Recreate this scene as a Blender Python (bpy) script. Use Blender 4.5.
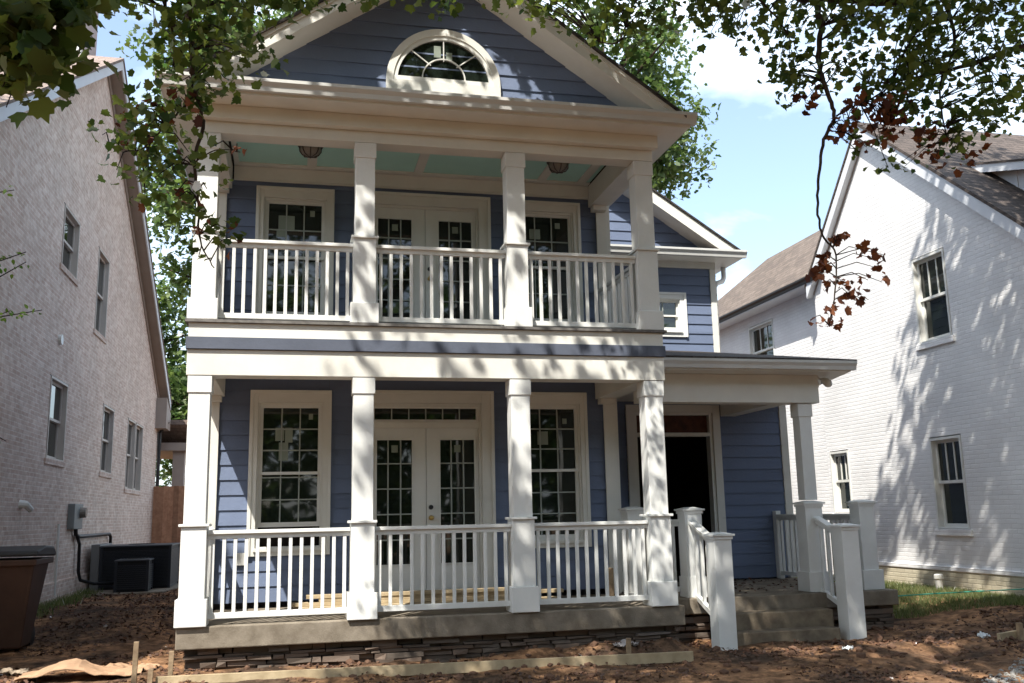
import bpy, bmesh, math, random
import numpy as np
from mathutils import Matrix, Vector, noise
from math import radians as rad, sin, cos, pi

# ------------------------------------------------------------------ camera, sky, sun, exposure
SC = bpy.context.scene
for o in list(bpy.data.objects): bpy.data.objects.remove(o)
F, CX, CY = 941.6, 512.0, 341.5
yaw, pitch, roll = rad(13.0736), rad(10.4038), rad(-1.2175)
_f = np.array([sin(yaw)*cos(pitch), cos(yaw)*cos(pitch), sin(pitch)])
_r = np.array([cos(yaw), -sin(yaw), 0.0]); _u = np.cross(_r, _f)
_r2 = cos(roll)*_r + sin(roll)*_u; _u2 = -sin(roll)*_r + cos(roll)*_u
CAM = np.array([0, 0, 1.5])
cd = bpy.data.cameras.new('camera'); cam = bpy.data.objects.new('camera', cd); SC.collection.objects.link(cam)
M = Matrix.Identity(4)
for i in range(3):
    M[i][0] = _r2[i]; M[i][1] = _u2[i]; M[i][2] = -_f[i]; M[i][3] = CAM[i]
cam.matrix_world = M
cd.sensor_width = 36; cd.lens = F/1024*36; cd.clip_end = 2000; cd.clip_start = .05
SC.camera = cam

def at(px, py, d):
    """world point seen at a pixel of the photograph, d metres along the viewing axis"""
    return CAM + d*(_f + (px-CX)/F*_r2 - (py-CY)/F*_u2)
def proj(p):
    q = np.asarray(p)-CAM; w = q@_f
    return CX+F*(q@_r2)/w, CY-F*(q@_u2)/w, w

SUN = np.array([.43, .60, -1.0])            # the way the sunlight travels
elev = math.atan2(1, math.hypot(.43, .60))
W = bpy.data.worlds.new('World'); SC.world = W; W.use_nodes = True
nt = W.node_tree; nt.nodes.clear()
def N(t, typ, **kw):
    n = t.nodes.new(typ)
    for k, v in kw.items(): setattr(n, k, v)
    return n
out = N(nt, 'ShaderNodeOutputWorld'); bg = N(nt, 'ShaderNodeBackground'); bg.inputs[1].default_value = .15
sky = N(nt, 'ShaderNodeTexSky', sky_type='NISHITA', sun_disc=False)
sky.sun_elevation = elev; sky.sun_rotation = math.atan2(-.43, -.60); sky.air_density = 1.1; sky.dust_density = 2.0; sky.ozone_density = 1.2
tc = N(nt, 'ShaderNodeTexCoord'); mp = N(nt, 'ShaderNodeMapping'); mp.inputs['Scale'].default_value = (1, 1, 2.2); mp.inputs['Location'].default_value = (.35, .1, .0)
nz = N(nt, 'ShaderNodeTexNoise'); nz.inputs['Scale'].default_value = 3.1; nz.inputs['Detail'].default_value = 8; nz.inputs['Roughness'].default_value = .56; nz.inputs['Distortion'].default_value = .25
cr = N(nt, 'ShaderNodeValToRGB'); cr.color_ramp.elements[0].position = .44; cr.color_ramp.elements[1].position = .66
cr.color_ramp.elements[0].color = (.09, .09, .09, 1)
mx = N(nt, 'ShaderNodeMixRGB'); mx.inputs[2].default_value = (5.6, 6.4, 7.2, 1)
lk = nt.links.new
lk(tc.outputs['Generated'], mp.inputs[0]); lk(mp.outputs[0], nz.inputs['Vector']); lk(nz.outputs['Fac'], cr.inputs[0])
lk(cr.outputs[0], mx.inputs[0]); lk(sky.outputs[0], mx.inputs[1]); lk(mx.outputs[0], bg.inputs[0]); lk(bg.outputs[0], out.inputs[0])
sd = bpy.data.lights.new('sun', 'SUN'); sd.energy = 4.2; sd.angle = rad(.53); sd.color = (1, .95, .86)
so = bpy.data.objects.new('sun', sd); SC.collection.objects.link(so)
so.rotation_euler = Vector(SUN).to_track_quat('-Z', 'Y').to_euler(); so.location = (-8, -8, 20)
SC.view_settings.view_transform = 'Standard'; SC.view_settings.look = 'None'; SC.view_settings.gamma = 1
SC.view_settings.exposure = 1.08
try: SC.view_settings.use_curve_mapping = False
except Exception: pass
SC.cycles.max_bounces = 6; SC.cycles.transparent_max_bounces = 6

random.seed(7); RNG = np.random.default_rng(7)

# ------------------------------------------------------------------ materials
def mat(name, col, rough=.6, spec=.4, var=.0, vscale=3., bump=0., bscale=40., col2=None, metal=0, coat=0):
    m = bpy.data.materials.new(name); m.use_nodes = True; t = m.node_tree; b = t.nodes['Principled BSDF']
    b.inputs['Roughness'].default_value = rough; b.inputs['Specular IOR Level'].default_value = spec; b.inputs['Metallic'].default_value = metal
    c2 = col2 if col2 else tuple(c*(1-var) for c in col)
    tcn = N(t, 'ShaderNodeTexCoord')
    n = N(t, 'ShaderNodeTexNoise'); n.inputs['Scale'].default_value = vscale; n.inputs['Detail'].default_value = 6; n.inputs['Roughness'].default_value = .6
    r = N(t, 'ShaderNodeValToRGB'); r.color_ramp.elements[0].position = .35; r.color_ramp.elements[1].position = .65
    r.color_ramp.elements[0].color = (*c2, 1); r.color_ramp.elements[1].color = (*col, 1)
    t.links.new(tcn.outputs['Object'], n.inputs['Vector']); t.links.new(n.outputs['Fac'], r.inputs[0]); t.links.new(r.outputs[0], b.inputs['Base Color'])
    if bump:
        n2 = N(t, 'ShaderNodeTexNoise'); n2.inputs['Scale'].default_value = bscale; n2.inputs['Detail'].default_value = 5
        bp = N(t, 'ShaderNodeBump'); bp.inputs['Strength'].default_value = bump; bp.inputs['Distance'].default_value = .01
        t.links.new(tcn.outputs['Object'], n2.inputs['Vector']); t.links.new(n2.outputs['Fac'], bp.inputs['Height']); t.links.new(bp.outputs[0], b.inputs['Normal'])
    return m

def swizzle(t, axis, zs=1.):
    """vector (along the wall, up, 0) in world metres"""
    tcn = N(t, 'ShaderNodeTexCoord'); sp = N(t, 'ShaderNodeSeparateXYZ'); cb = N(t, 'ShaderNodeCombineXYZ')
    t.links.new(tcn.outputs['Object'], sp.inputs[0]); t.links.new(sp.outputs[axis], cb.inputs[0])
    if zs != 1:
        mu = N(t, 'ShaderNodeMath', operation='MULTIPLY'); mu.inputs[1].default_value = zs
        t.links.new(sp.outputs[2], mu.inputs[0]); t.links.new(mu.outputs[0], cb.inputs[1])
    else: t.links.new(sp.outputs[2], cb.inputs[1])
    return tcn, cb

def brick_mat(name, axis, c1, c2, mortar, bw=.203, rh=.068, ms=.008, patch=None, patch_amt=.5, bump=.6, msmooth=.25, zs=1., rough=.85, pscale=11):
    m = bpy.data.materials.new(name); m.use_nodes = True; t = m.node_tree; b = t.nodes['Principled BSDF']
    b.inputs['Roughness'].default_value = rough; b.inputs['Specular IOR Level'].default_value = .25
    tcn, cb = swizzle(t, axis, zs)
    # wobble so that the courses are not ruler straight
    wn = N(t, 'ShaderNodeTexNoise'); wn.inputs['Scale'].default_value = 9; t.links.new(tcn.outputs['Object'], wn.inputs['Vector'])
    sc = N(t, 'ShaderNodeVectorMath', operation='SCALE'); sc.inputs['Scale'].default_value = .012
    ad = N(t, 'ShaderNodeVectorMath', operation='ADD')
    t.links.new(wn.outputs['Color'], sc.inputs[0]); t.links.new(cb.outputs[0], ad.inputs[0]); t.links.new(sc.outputs[0], ad.inputs[1])
    br = N(t, 'ShaderNodeTexBrick'); br.offset = .5
    br.inputs['Scale'].default_value = 1; br.inputs['Brick Width'].default_value = bw; br.inputs['Row Height'].default_value = rh
    br.inputs['Mortar Size'].default_value = ms; br.inputs['Mortar Smooth'].default_value = msmooth; br.inputs['Bias'].default_value = -.1
    br.inputs['Color1'].default_value = (*c1, 1); br.inputs['Color2'].default_value = (*c2, 1); br.inputs['Mortar'].default_value = (*mortar, 1)
    t.links.new(ad.outputs[0], br.inputs['Vector'])
    colout = br.outputs['Color']
    if patch:
        n = N(t, 'ShaderNodeTexNoise'); n.inputs['Scale'].default_value = pscale; n.inputs['Detail'].default_value = 9; n.inputs['Roughness'].default_value = .72
        t.links.new(cb.outputs[0], n.inputs['Vector'])
        r = N(t, 'ShaderNodeValToRGB'); r.color_ramp.elements[0].position = .44; r.color_ramp.elements[1].position = .56
        t.links.new(n.outputs['Fac'], r.inputs[0])
        mu = N(t, 'ShaderNodeMath', operation='MULTIPLY'); mu.inputs[1].default_value = patch_amt; t.links.new(r.outputs[0], mu.inputs[0])
        mi = N(t, 'ShaderNodeMixRGB'); mi.inputs[2].default_value = (*patch, 1)
        t.links.new(mu.outputs[0], mi.inputs[0]); t.links.new(colout, mi.inputs[1]); colout = mi.outputs[0]
    n3 = N(t, 'ShaderNodeTexNoise'); n3.inputs['Scale'].default_value = 1.1; n3.inputs['Detail'].default_value = 7
    t.links.new(tcn.outputs['Object'], n3.inputs['Vector'])
    r3 = N(t, 'ShaderNodeMapRange'); r3.inputs['From Min'].default_value = .3; r3.inputs['From Max'].default_value = .7; r3.inputs['To Min'].default_value = .88; r3.inputs['To Max'].default_value = 1.04
    t.links.new(n3.outputs['Fac'], r3.inputs[0])
    mm = N(t, 'ShaderNodeVectorMath', operation='SCALE'); t.links.new(colout, mm.inputs[0]); t.links.new(r3.outputs[0], mm.inputs['Scale'])
    t.links.new(mm.outputs[0], b.inputs['Base Color'])
    n4 = N(t, 'ShaderNodeTexNoise'); n4.inputs['Scale'].default_value = 45; n4.inputs['Detail'].default_value = 5; t.links.new(tcn.outputs['Object'], n4.inputs['Vector'])
    ma = N(t, 'ShaderNodeMath', operation='MULTIPLY_ADD'); ma.inputs[1].default_value = -1.0
    t.links.new(br.outputs['Fac'], ma.inputs[0]); 
    mb_ = N(t, 'ShaderNodeMath', operation='MULTIPLY'); mb_.inputs[1].default_value = .9; t.links.new(n4.outputs['Fac'], mb_.inputs[0]); t.links.new(mb_.outputs[0], ma.inputs[2])
    bp = N(t, 'ShaderNodeBump'); bp.inputs['Strength'].default_value = bump; bp.inputs['Distance'].default_value = .008
    t.links.new(ma.outputs[0], bp.inputs['Height']); t.links.new(bp.outputs[0], b.inputs['Normal'])
    return m

def island_mat(name, cols, rough=.6, transl=0., spec=.3):
    """colour picked per leaf / pebble"""
    m = bpy.data.materials.new(name); m.use_nodes = True; t = m.node_tree; b = t.nodes['Principled BSDF']
    b.inputs['Roughness'].default_value = rough; b.inputs['Specular IOR Level'].default_value = spec
    g = N(t, 'ShaderNodeNewGeometry'); r = N(t, 'ShaderNodeValToRGB'); e = r.color_ramp.elements
    for i, c in enumerate(cols):
        p = i/(len(cols)-1)
        el = e[0] if i == 0 else (e[1] if i == len(cols)-1 else e.new(p))
        el.position = p; el.color = (*c, 1)
    t.links.new(g.outputs['Random Per Island'], r.inputs[0]); t.links.new(r.outputs[0], b.inputs['Base Color'])
    if transl:
        tr = N(t, 'ShaderNodeBsdfTranslucent'); ms = N(t, 'ShaderNodeMixShader'); ms.inputs[0].default_value = transl
        hs = N(t, 'ShaderNodeHueSaturation'); hs.inputs['Value'].default_value = 1.7; hs.inputs['Saturation'].default_value = 1.15
        t.links.new(r.outputs[0], hs.inputs['Color']); t.links.new(hs.outputs[0], tr.inputs[0])
        t.links.new(b.outputs[0], ms.inputs[1]); t.links.new(tr.outputs[0], ms.inputs[2])
        t.links.new(ms.outputs[0], t.nodes['Material Output'].inputs[0])
    return m

TRIM = mat('cream_trim_paint', (.72, .71, .655), .52, .33, .12, 1.6, .12, 50)
WHITE = mat('white_column_paint', (.75, .76, .74), .5, .38, .13, 1.7, .12, 55)
VINYL = mat('white_vinyl', (.72, .72, .68), .35, .45, .04, 3)
GUTTER = mat('gutter_metal', (.58, .58, .56), .4, .5, .08, 3)
SIDING = mat('blue_siding_paint', (.138, .175, .268), .62, .3, .10, 2.2, .25, 30)
SLATE = mat('dark_band_paint', (.10, .115, .155), .6, .3, .15, 3, .2, 30)
DECK = mat('weathered_deck_edge', (.20, .19, .18), .8, .2, .4, 14)
GREEN = mat('pale_green_ceiling', (.46, .74, .67), .6, .3, .05)
GLASS = mat('dark_window_glass', (.014, .020, .016), .03, .42, .3, 1.2)  # faint greenish reflection put into the base colour
MUNT = mat('glass_dimmed_muntin', (.34, .37, .34), .5, .3, .05)  # white muntins greyed: dimming by glass reflections put into the colour
PAPER = mat('paper_sticker', (.27, .31, .26), .8, .2, .1)
DARK = mat('painted_room_dark', (.018, .014, .012), .9, .1, .3)  # room shade put into the colour of the sheet behind each window
REDWOOD = mat('raw_door_header_wood', (.10, .035, .022), .6, .3, .5, 9)
CONC = mat('porch_concrete', (.25, .215, .17), .85, .25, .28, 5, .35, 60, col2=(.15, .125, .095))
CONC2 = mat('step_concrete', (.25, .205, .145), .85, .25, .28, 6, .35, 60, col2=(.14, .11, .08))
STONE = island_mat('stacked_stone', [(.10, .08, .065), (.30, .22, .16), (.18, .15, .13), (.40, .30, .22), (.15, .11, .085)], .85)
JOINT = mat('stone_joint', (.03, .025, .02), .95, .1, .3)
BRASS = mat('brass', (.6, .42, .15), .3, .5, metal=1)
BLACK = mat('black_metal', (.02, .02, .022), .45, .4)
BRONZE = mat('bronze_fixture', (.03, .018, .015), .5, .4)
LAMPG = mat('frosted_lamp_glass', (.25, .22, .19), .25, .5, .1)
def island_tone(m, lo, hi):
    t = m.node_tree; b = t.nodes['Principled BSDF']; l = b.inputs['Base Color'].links[0]; src = l.from_socket
    g = N(t, 'ShaderNodeNewGeometry'); r = N(t, 'ShaderNodeMapRange'); r.inputs['To Min'].default_value = lo; r.inputs['To Max'].default_value = hi
    mm = N(t, 'ShaderNodeVectorMath', operation='SCALE'); t.links.new(g.outputs['Random Per Island'], r.inputs[0]); t.links.new(src, mm.inputs[0]); t.links.new(r.outputs[0], mm.inputs['Scale']); t.links.new(mm.outputs[0], b.inputs['Base Color'])
island_tone(SIDING, .90, 1.08)
def wavy_glass(m):
    t = m.node_tree; b = t.nodes['Principled BSDF']; tcn = N(t, 'ShaderNodeTexCoord'); n = N(t, 'ShaderNodeTexNoise'); n.inputs['Scale'].default_value = 2.6; n.inputs['Detail'].default_value = 1
    bp = N(t, 'ShaderNodeBump'); bp.inputs['Strength'].default_value = .06; bp.inputs['Distance'].default_value = .02
    t.links.new(tcn.outputs['Object'], n.inputs['Vector']); t.links.new(n.outputs['Fac'], bp.inputs['Height']); t.links.new(bp.outputs[0], b.inputs['Normal'])
wavy_glass(GLASS); GLASS.node_tree.nodes['Principled BSDF'].inputs['Specular IOR Level'].default_value = .75
def shingle(name, axis, c1, c2, zs): return brick_mat(name, axis, c1, c2, tuple(x*.45 for x in c1), bw=.30, rh=.14, ms=.007, patch=tuple(x*.7 for x in c1), patch_amt=.6, bump=1., zs=zs)
SH_DARK = shingle('dark_shingles', 1, (.045, .04, .038), (.075, .068, .06), 1.8)
SH_DARKX = shingle('dark_shingles_front', 0, (.06, .05, .045), (.11, .095, .085), 5)
SH_PINK = shingle('pinkish_brown_shingles', 0, (.26, .20, .17), (.34, .27, .23), 2.)
SH_BRN = shingle('weathered_brown_shingles', 0, (.085, .07, .062), (.15, .12, .105), 1.55)
SH_BRNY = shingle('weathered_brown_shingles_wing', 1, (.15, .122, .105), (.23, .185, .155), 1.4)
BRICK = brick_mat('whitewashed_tan_brick', 1, (.80, .67, .58), (.60, .43, .35), (.82, .73, .66), ms=.010, patch=(.50, .36, .28), patch_amt=.45, bump=.45, pscale=5.5)
BRICKX = brick_mat('whitewashed_tan_brick_front', 0, (.80, .67, .58), (.60, .43, .35), (.82, .73, .66), ms=.010, patch=(.50, .36, .28), patch_amt=.45, bump=.45, pscale=5.5)
WBRICK = brick_mat('white_painted_brick', 1, (.84, .835, .83), (.80, .79, .785), (.76, .75, .745), ms=.008, bump=.55, msmooth=.7)
WBRICKX = brick_mat('white_painted_brick_front', 0, (.84, .835, .83), (.80, .79, .785), (.76, .75, .745), ms=.008, bump=.55, msmooth=.7)
CBRICK = brick_mat('cream_foundation_brick', 1, (.62, .56, .42), (.56, .50, .37), (.50, .45, .34), ms=.009, bump=.75, msmooth=.6)
TAUPE = mat('taupe_trim', (.38, .32, .28), .6, .3, .1)
TAUPEW = mat('taupe_window_frame', (.60, .54, .48), .5, .35, .08)
WTRIM = mat('white_trim', (.72, .74, .77), .5, .35, .06)
CEDAR = mat('cedar_fence_boards', (.42, .23, .14), .8, .2, .3, 7, .4, 30, col2=(.29, .15, .09))
island_tone(CEDAR, .65, 1.25)
PINE = mat('fresh_pine', (.46, .37, .24), .75, .25, .2, 6, .3, 40, col2=(.33, .26, .16))
OLDPINE = mat('weathered_pine', (.40, .30, .19), .8, .2, .3, 9, .4, 40, col2=(.24, .17, .11))
BARK = mat('maple_bark', (.075, .055, .042), .9, .15, .5, 12, .9, 35)
TWIG = mat('dark_twig_bark', (.035, .026, .022), .9, .15, .4, 20)

# ------------------------------------------------------------------ object helpers
COL = SC.collection
def tag(o, label=None, cat=None, group=None, kind=None):
    if label: o['label'] = label
    if cat: o['category'] = cat
    if group: o['group'] = group
    if kind: o['kind'] = kind
    return o
def empty(name, loc, label, cat, group=None):
    o = bpy.data.objects.new(name, None); COL.objects.link(o); o.location = loc; o.empty_display_size = .3
    return tag(o, label, cat, group)
def attach(o, parent):
    """child meshes are written in world metres; undo the thing's own base location"""
    if parent is None: return
    o.parent = parent
    off = Vector((0, 0, 0)); p = parent
    while p is not None: off += p.location; p = p.parent
    o.location = -off
class MB:
    def __init__(s): s.v = []; s.f = []
    def box(s, x0, x1, y0, y1, z0, z1):
        x0, x1 = sorted((x0, x1)); y0, y1 = sorted((y0, y1)); z0, z1 = sorted((z0, z1))
        b = len(s.v); s.v += [(x0,y0,z0),(x1,y0,z0),(x1,y1,z0),(x0,y1,z0),(x0,y0,z1),(x1,y0,z1),(x1,y1,z1),(x0,y1,z1)]
        s.f += [(b,b+3,b+2,b+1),(b+4,b+5,b+6,b+7),(b,b+1,b+5,b+4),(b+1,b+2,b+6,b+5),(b+2,b+3,b+7,b+6),(b+3,b,b+4,b+7)]; return s
    def poly(s, pts):
        b = len(s.v); s.v += [tuple(p) for p in pts]; s.f.append(tuple(range(b, b+len(pts)))); return s
    def prism(s, pts, axis, a, c):
        """extrude a 2D polygon along an axis (0 x: pts (y,z); 1 y: pts (x,z); 2 z: pts (x,y))"""
        def P(p, t): return (t, p[0], p[1]) if axis == 0 else ((p[0], t, p[1]) if axis == 1 else (p[0], p[1], t))
        n = len(pts); b = len(s.v); s.v += [P(p, a) for p in pts] + [P(p, c) for p in pts]
        s.f.append(tuple(range(b, b+n))); s.f.append(tuple(range(b+2*n-1, b+n-1, -1)))
        for i in range(n): j = (i+1) % n; s.f.append((b+i, b+j, b+n+j, b+n+i))
        return s
    def hexa(s, p):   # 8 points, bottom 4 then top 4
        b = len(s.v); s.v += [tuple(q) for q in p]
        s.f += [(b,b+3,b+2,b+1),(b+4,b+5,b+6,b+7),(b,b+1,b+5,b+4),(b+1,b+2,b+6,b+5),(b+2,b+3,b+7,b+6),(b+3,b,b+4,b+7)]; return s
    def beam(s, a, c, w, h):
        """rectangular bar from a to c; w sideways, h upwards"""
        a = Vector(a); c = Vector(c); d = (c-a).normalized(); up = Vector((0, 0, 1))
        if abs(d.z) > .98: up = Vector((0, 1, 0))
        x = d.cross(up).normalized()*w/2; z = x.cross(d).normalized()*h/2
        return s.hexa([a-x-z, a+x-z, c+x-z, c-x-z, a-x+z, a+x+z, c+x+z, c-x+z])
    def tube(s, pts, rs, n=8):
        pts = [Vector(p) for p in pts]; b0 = len(s.v); prev = None
        for i, p in enumerate(pts):
            d = (pts[min(i+1, len(pts)-1)]-pts[max(i-1, 0)]).normalized()
            if prev is None: x = d.orthogonal().normalized()
            else: x = (prev - d*prev.dot(d)).normalized()
            prev = x; y = d.cross(x); r = rs[i] if hasattr(rs, '__len__') else rs
            for k in range(n): a = 2*pi*k/n; s.v.append(tuple(p + x*cos(a)*r + y*sin(a)*r))
        for i in range(len(pts)-1):
            for k in range(n):
                a = b0+i*n+k; c = b0+i*n+(k+1) % n; s.f.append((a, c, c+n, a+n))
        s.f.append(tuple(range(b0+n-1, b0-1, -1))); e = b0+(len(pts)-1)*n; s.f.append(tuple(range(e, e+n))); return s
    def lathe(s, c, prof, n=20):
        """prof: (radius, z) pairs round a vertical axis at c"""
        b0 = len(s.v)
        for r, z in prof:
            for k in range(n): a = 2*pi*k/n; s.v.append((c[0]+r*cos(a), c[1]+r*sin(a), c[2]+z))
        for i in range(len(prof)-1):
            for k in range(n): a = b0+i*n+k; q = b0+i*n+(k+1) % n; s.f.append((a, q, q+n, a+n))
        s.f.append(tuple(range(b0+n-1, b0-1, -1))); e = b0+(len(prof)-1)*n; s.f.append(tuple(range(e, e+n))); return s
    def build(s, name, m, parent=None, bevel=0, smooth=False, recalc=True):
        me = bpy.data.meshes.new(name); me.from_pydata(s.v, [], s.f)
        if recalc:
            bm = bmesh.new(); bm.from_mesh(me); bmesh.ops.recalc_face_normals(bm, faces=bm.faces); bm.to_mesh(me); bm.free()
        me.materials.append(m)
        if smooth:
            for p in me.polygons: p.use_smooth = True
        o = bpy.data.objects.new(name, me); COL.objects.link(o); attach(o, parent)
        if bevel:
            bv = o.modifiers.new('bevel', 'BEVEL'); bv.width = bevel; bv.segments = 2; bv.limit_method = 'ANGLE'; bv.angle_limit = rad(40)
        return o
def npmesh(name, V, k, m, parent=None):
    """V: (n*k,3) vertices, n separate k-gons"""
    V = np.asarray(V, dtype=np.float32).reshape(-1, 3); n = len(V)//k
    me = bpy.data.meshes.new(name); me.vertices.add(len(V)); me.vertices.foreach_set('co', V.ravel())
    me.loops.add(len(V)); me.loops.foreach_set('vertex_index', np.arange(len(V), dtype=np.int32))
    me.polygons.add(n); me.polygons.foreach_set('loop_start', np.arange(0, n*k, k, dtype=np.int32))
    try: me.polygons.foreach_set('loop_total', np.full(n, k, dtype=np.int32))
    except Exception: pass
    me.update(); me.validate(); me.materials.append(m)
    o = bpy.data.objects.new(name, me); COL.objects.link(o); attach(o, parent); return o
def structure(o): o['kind'] = 'structure'; return o

# wall frames: u along the wall, v up, n outwards
def Ffront(y0): return lambda u0,u1,v0,v1,n0,n1: (u0,u1,y0-n0,y0-n1,v0,v1)
def Fright(x0): return lambda u0,u1,v0,v1,n0,n1: (x0+n0,x0+n1,u0,u1,v0,v1)      # wall looks towards +x
def Fleft(x0): return lambda u0,u1,v0,v1,n0,n1: (x0-n0,x0-n1,u0,u1,v0,v1)       # wall looks towards -x

def intervals(a, b, holes):
    out = []; cur = a
    for h0, h1 in sorted(holes):
        if h0 > cur: out.append((cur, min(h0, b)))
        cur = max(cur, h1)
    if cur < b: out.append((cur, b))
    return [(p, q) for p, q in out if q-p > 1e-4]
def siding(parent, y, xl, xr, z0, z1, holes=(), e=.178, name='siding_wall', facing='front'):
    m = MB(); z = z0
    while z < z1-1e-4:
        zt = min(z+e, z1); cuts = sorted({z, zt, *[h for H in holes for h in (H[2], H[3]) if z < h < zt]})
        for a, b in zip(cuts, cuts[1:]):
            mid = (a+b)/2; L = xl(mid) if callable(xl) else xl; R = xr(mid) if callable(xr) else xr
            if R-L < .02: continue
            if (callable(xl) or callable(xr)) and facing == 'front':
                q4 = [(g(v) if callable(g) else g) for v in (a, b) for g in (xl, xr)]; na = .018*(1-(a-z)/e)+.004; nb = .018*(1-(b-z)/e)+.004
                m.poly([(q4[0], y-na, a), (q4[1], y-na, a), (q4[3], y-nb, b), (q4[2], y-nb, b)]); m.poly([(q4[0], y, a), (q4[1], y, a), (q4[1], y-na, a), (q4[0], y-na, a)])
                continue
            for p, q in intervals(L, R, [(H[0], H[1]) for H in holes if H[2] < mid < H[3]]):
                na = .018*(1-(a-z)/e)+.004; nb = .018*(1-(b-z)/e)+.004
                if facing == 'front':
                    jx = [p]
                    if q-p > 1.6 and random.random() < .4: jx.append(random.uniform(p+.5, q-.5))
                    jx.append(q)
                    for g0, g1 in zip(jx, jx[1:]):
                        g1 = g1-.0025 if g1 < q else g1
                        m.poly([(g0, y-na, a), (g1, y-na, a), (g1, y-nb, b), (g0, y-nb, b)])
                        if a == z: m.poly([(g0, y, a), (g1, y, a), (g1, y-na, a), (g0, y-na, a)])
                else:
                    s = 1 if facing == 'right' else -1
                    m.poly([(y+s*na, p, a), (y+s*na, q, a), (y+s*nb, q, b), (y+s*nb, p, b)])
                    if a == z: m.poly([(y, p, a), (y, q, a), (y+s*na, q, a), (y+s*na, p, a)])
        z = zt
    return m.build(name, SIDING, parent, recalc=False)

def slot2(o, a, b):
    o.data.materials.append(MUNT)
    for i in range(a, b): o.data.polygons[i].material_index = 1
def sash(fr, u0, u1, v0, v1, rows, cols, n, parent, m, fw=.045, mw=.016, name='sash', pane=True, bottom=None):
    """a glazed sash whose outer size is u0..u1 by v0..v1; muntins in its mesh, the glass its own part"""
    b = MB(); bw = bottom or fw; t = .03
    b.box(*fr(u0, u0+fw, v0, v1, n, n+t)); b.box(*fr(u1-fw, u1, v0, v1, n, n+t))
    b.box(*fr(u0+fw, u1-fw, v1-fw, v1, n, n+t)); b.box(*fr(u0+fw, u1-fw, v0, v0+bw, n, n+t))
    U0, U1, V0, V1 = u0+fw, u1-fw, v0+bw, v1-fw
    nf = len(b.f)
    for i in range(1, cols): u = U0+(U1-U0)*i/cols; b.box(*fr(u-mw/2, u+mw/2, V0, V1, n+.009, n+.022))
    for j in range(1, rows): v = V0+(V1-V0)*j/rows; b.box(*fr(U0, U1, v-mw/2, v+mw/2, n+.0085, n+.0225))
    s = b.build(name, m, parent); slot2(s, nf, len(b.f))
    MB().box(*fr(U0-.005, U1+.005, V0-.005, V1+.005, n+.002, n+.008)).build('pane', GLASS, parent)
    return s
def window(parent, fr, u0, u1, v0, v1, case, mc, ms, rows=(3, 3), cols=3, mid=None, n=-.05, raise_=0, sill=True, label=None, casehead=None, jw=.04, fw=.045):
    """double-hung window in the opening u0..u1 by v0..v1 with casing of width case around it"""
    b = MB(); ch = casehead or case
    if case:
        b.box(*fr(u0-case, u0, v0-case, v1+ch, .0, .045)); b.box(*fr(u1, u1+case, v0-case, v1+ch, .0, .045))
        b.box(*fr(u0, u1, v1, v1+ch, .0, .045)); b.box(*fr(u0, u1, v0-case, v0, .0, .045))
        # raised back band
        for a in ((u0-case-.012, u0-case+.03, v0-case, v1+ch+.012), (u1+case-.03, u1+case+.012, v0-case, v1+ch+.012)): b.box(*fr(*a, .01, .06))
        b.box(*fr(u0-case+.03, u1+case-.03, v1+ch-.03, v1+ch+.012, .01, .06))
    if sill: b.box(*fr(u0-.02, u1+.02, v0-.035, v0+.005, -.02, .075))
    # jambs lining the opening
    j = jw
    b.box(*fr(u0, u0+j, v0, v1, -.12, .012)); b.box(*fr(u1-j, u1, v0, v1, -.12, .012)); b.box(*fr(u0+j, u1-j, v1-j, v1, -.12, .012)); b.box(*fr(u0+j, u1-j, v0, v0+.02, -.12, .010))
    w = b.build('window', mc, parent, bevel=.003)
    mid = mid or (v0+v1)/2
    if label: w['label'] = label
    MB().box(*fr(u0+.01, u1-.01, v0+.01, v1-.01, -.16, -.13)).build('dark_backing', DARK, w)
    sash(fr, u0+j, u1-j, mid-.02, v1-j, rows[0], cols, n, w, ms, fw=fw)
    sash(fr, u0+j, u1-j, v0+.02+raise_, mid+.02+raise_, rows[1], cols, n-.035, w, ms, fw=fw, bottom=.055)
    return w

# ------------------------------------------------------------------ ground
def sstep(a, b, x):
    t = np.clip((x-a)/(b-a), 0, 1); return t*t*(3-2*t)
def gh0(x, y):
    x = np.asarray(x, float); y = np.asarray(y, float)
    h = .17*sstep(11.5, 15, y)*(1-sstep(-2.2, -.8, x))
    h = h + .20*sstep(7.6, 9.3, x)
    h = h - .03*sstep(8.7, 7.4, y)
    # clay left against the porch footing
    h = h + .13*np.exp(-((y-9.95)/.28)**2)*sstep(1.6, 2.6, x)*(1-sstep(3.9, 4.3, x)) + .07*np.exp(-((y-9.95)/.25)**2)*sstep(-1.3, -.9, x)*(1-sstep(.5, 1.8, x))
    h = h + .10*np.exp(-(((x-7.6)/.7)**2+((y-9.9)/.5)**2)) 
    h = h + .07*np.exp(-(((x-6.2)/1.2)**2+((y-9.1)/.35)**2)) 
    return h
def gh(x, y):
    h = float(gh0(x, y)); rough = .35 if x > 7.9 and y > 11 else 1.
    if y > 8: h += rough*(.045*noise.fractal(Vector((x*1.3, y*1.3, 3)), 1., 2., 3) + .016*noise.fractal(Vector((x*6, y*6, 0)), 1., 2., 3))
    return h
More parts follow.
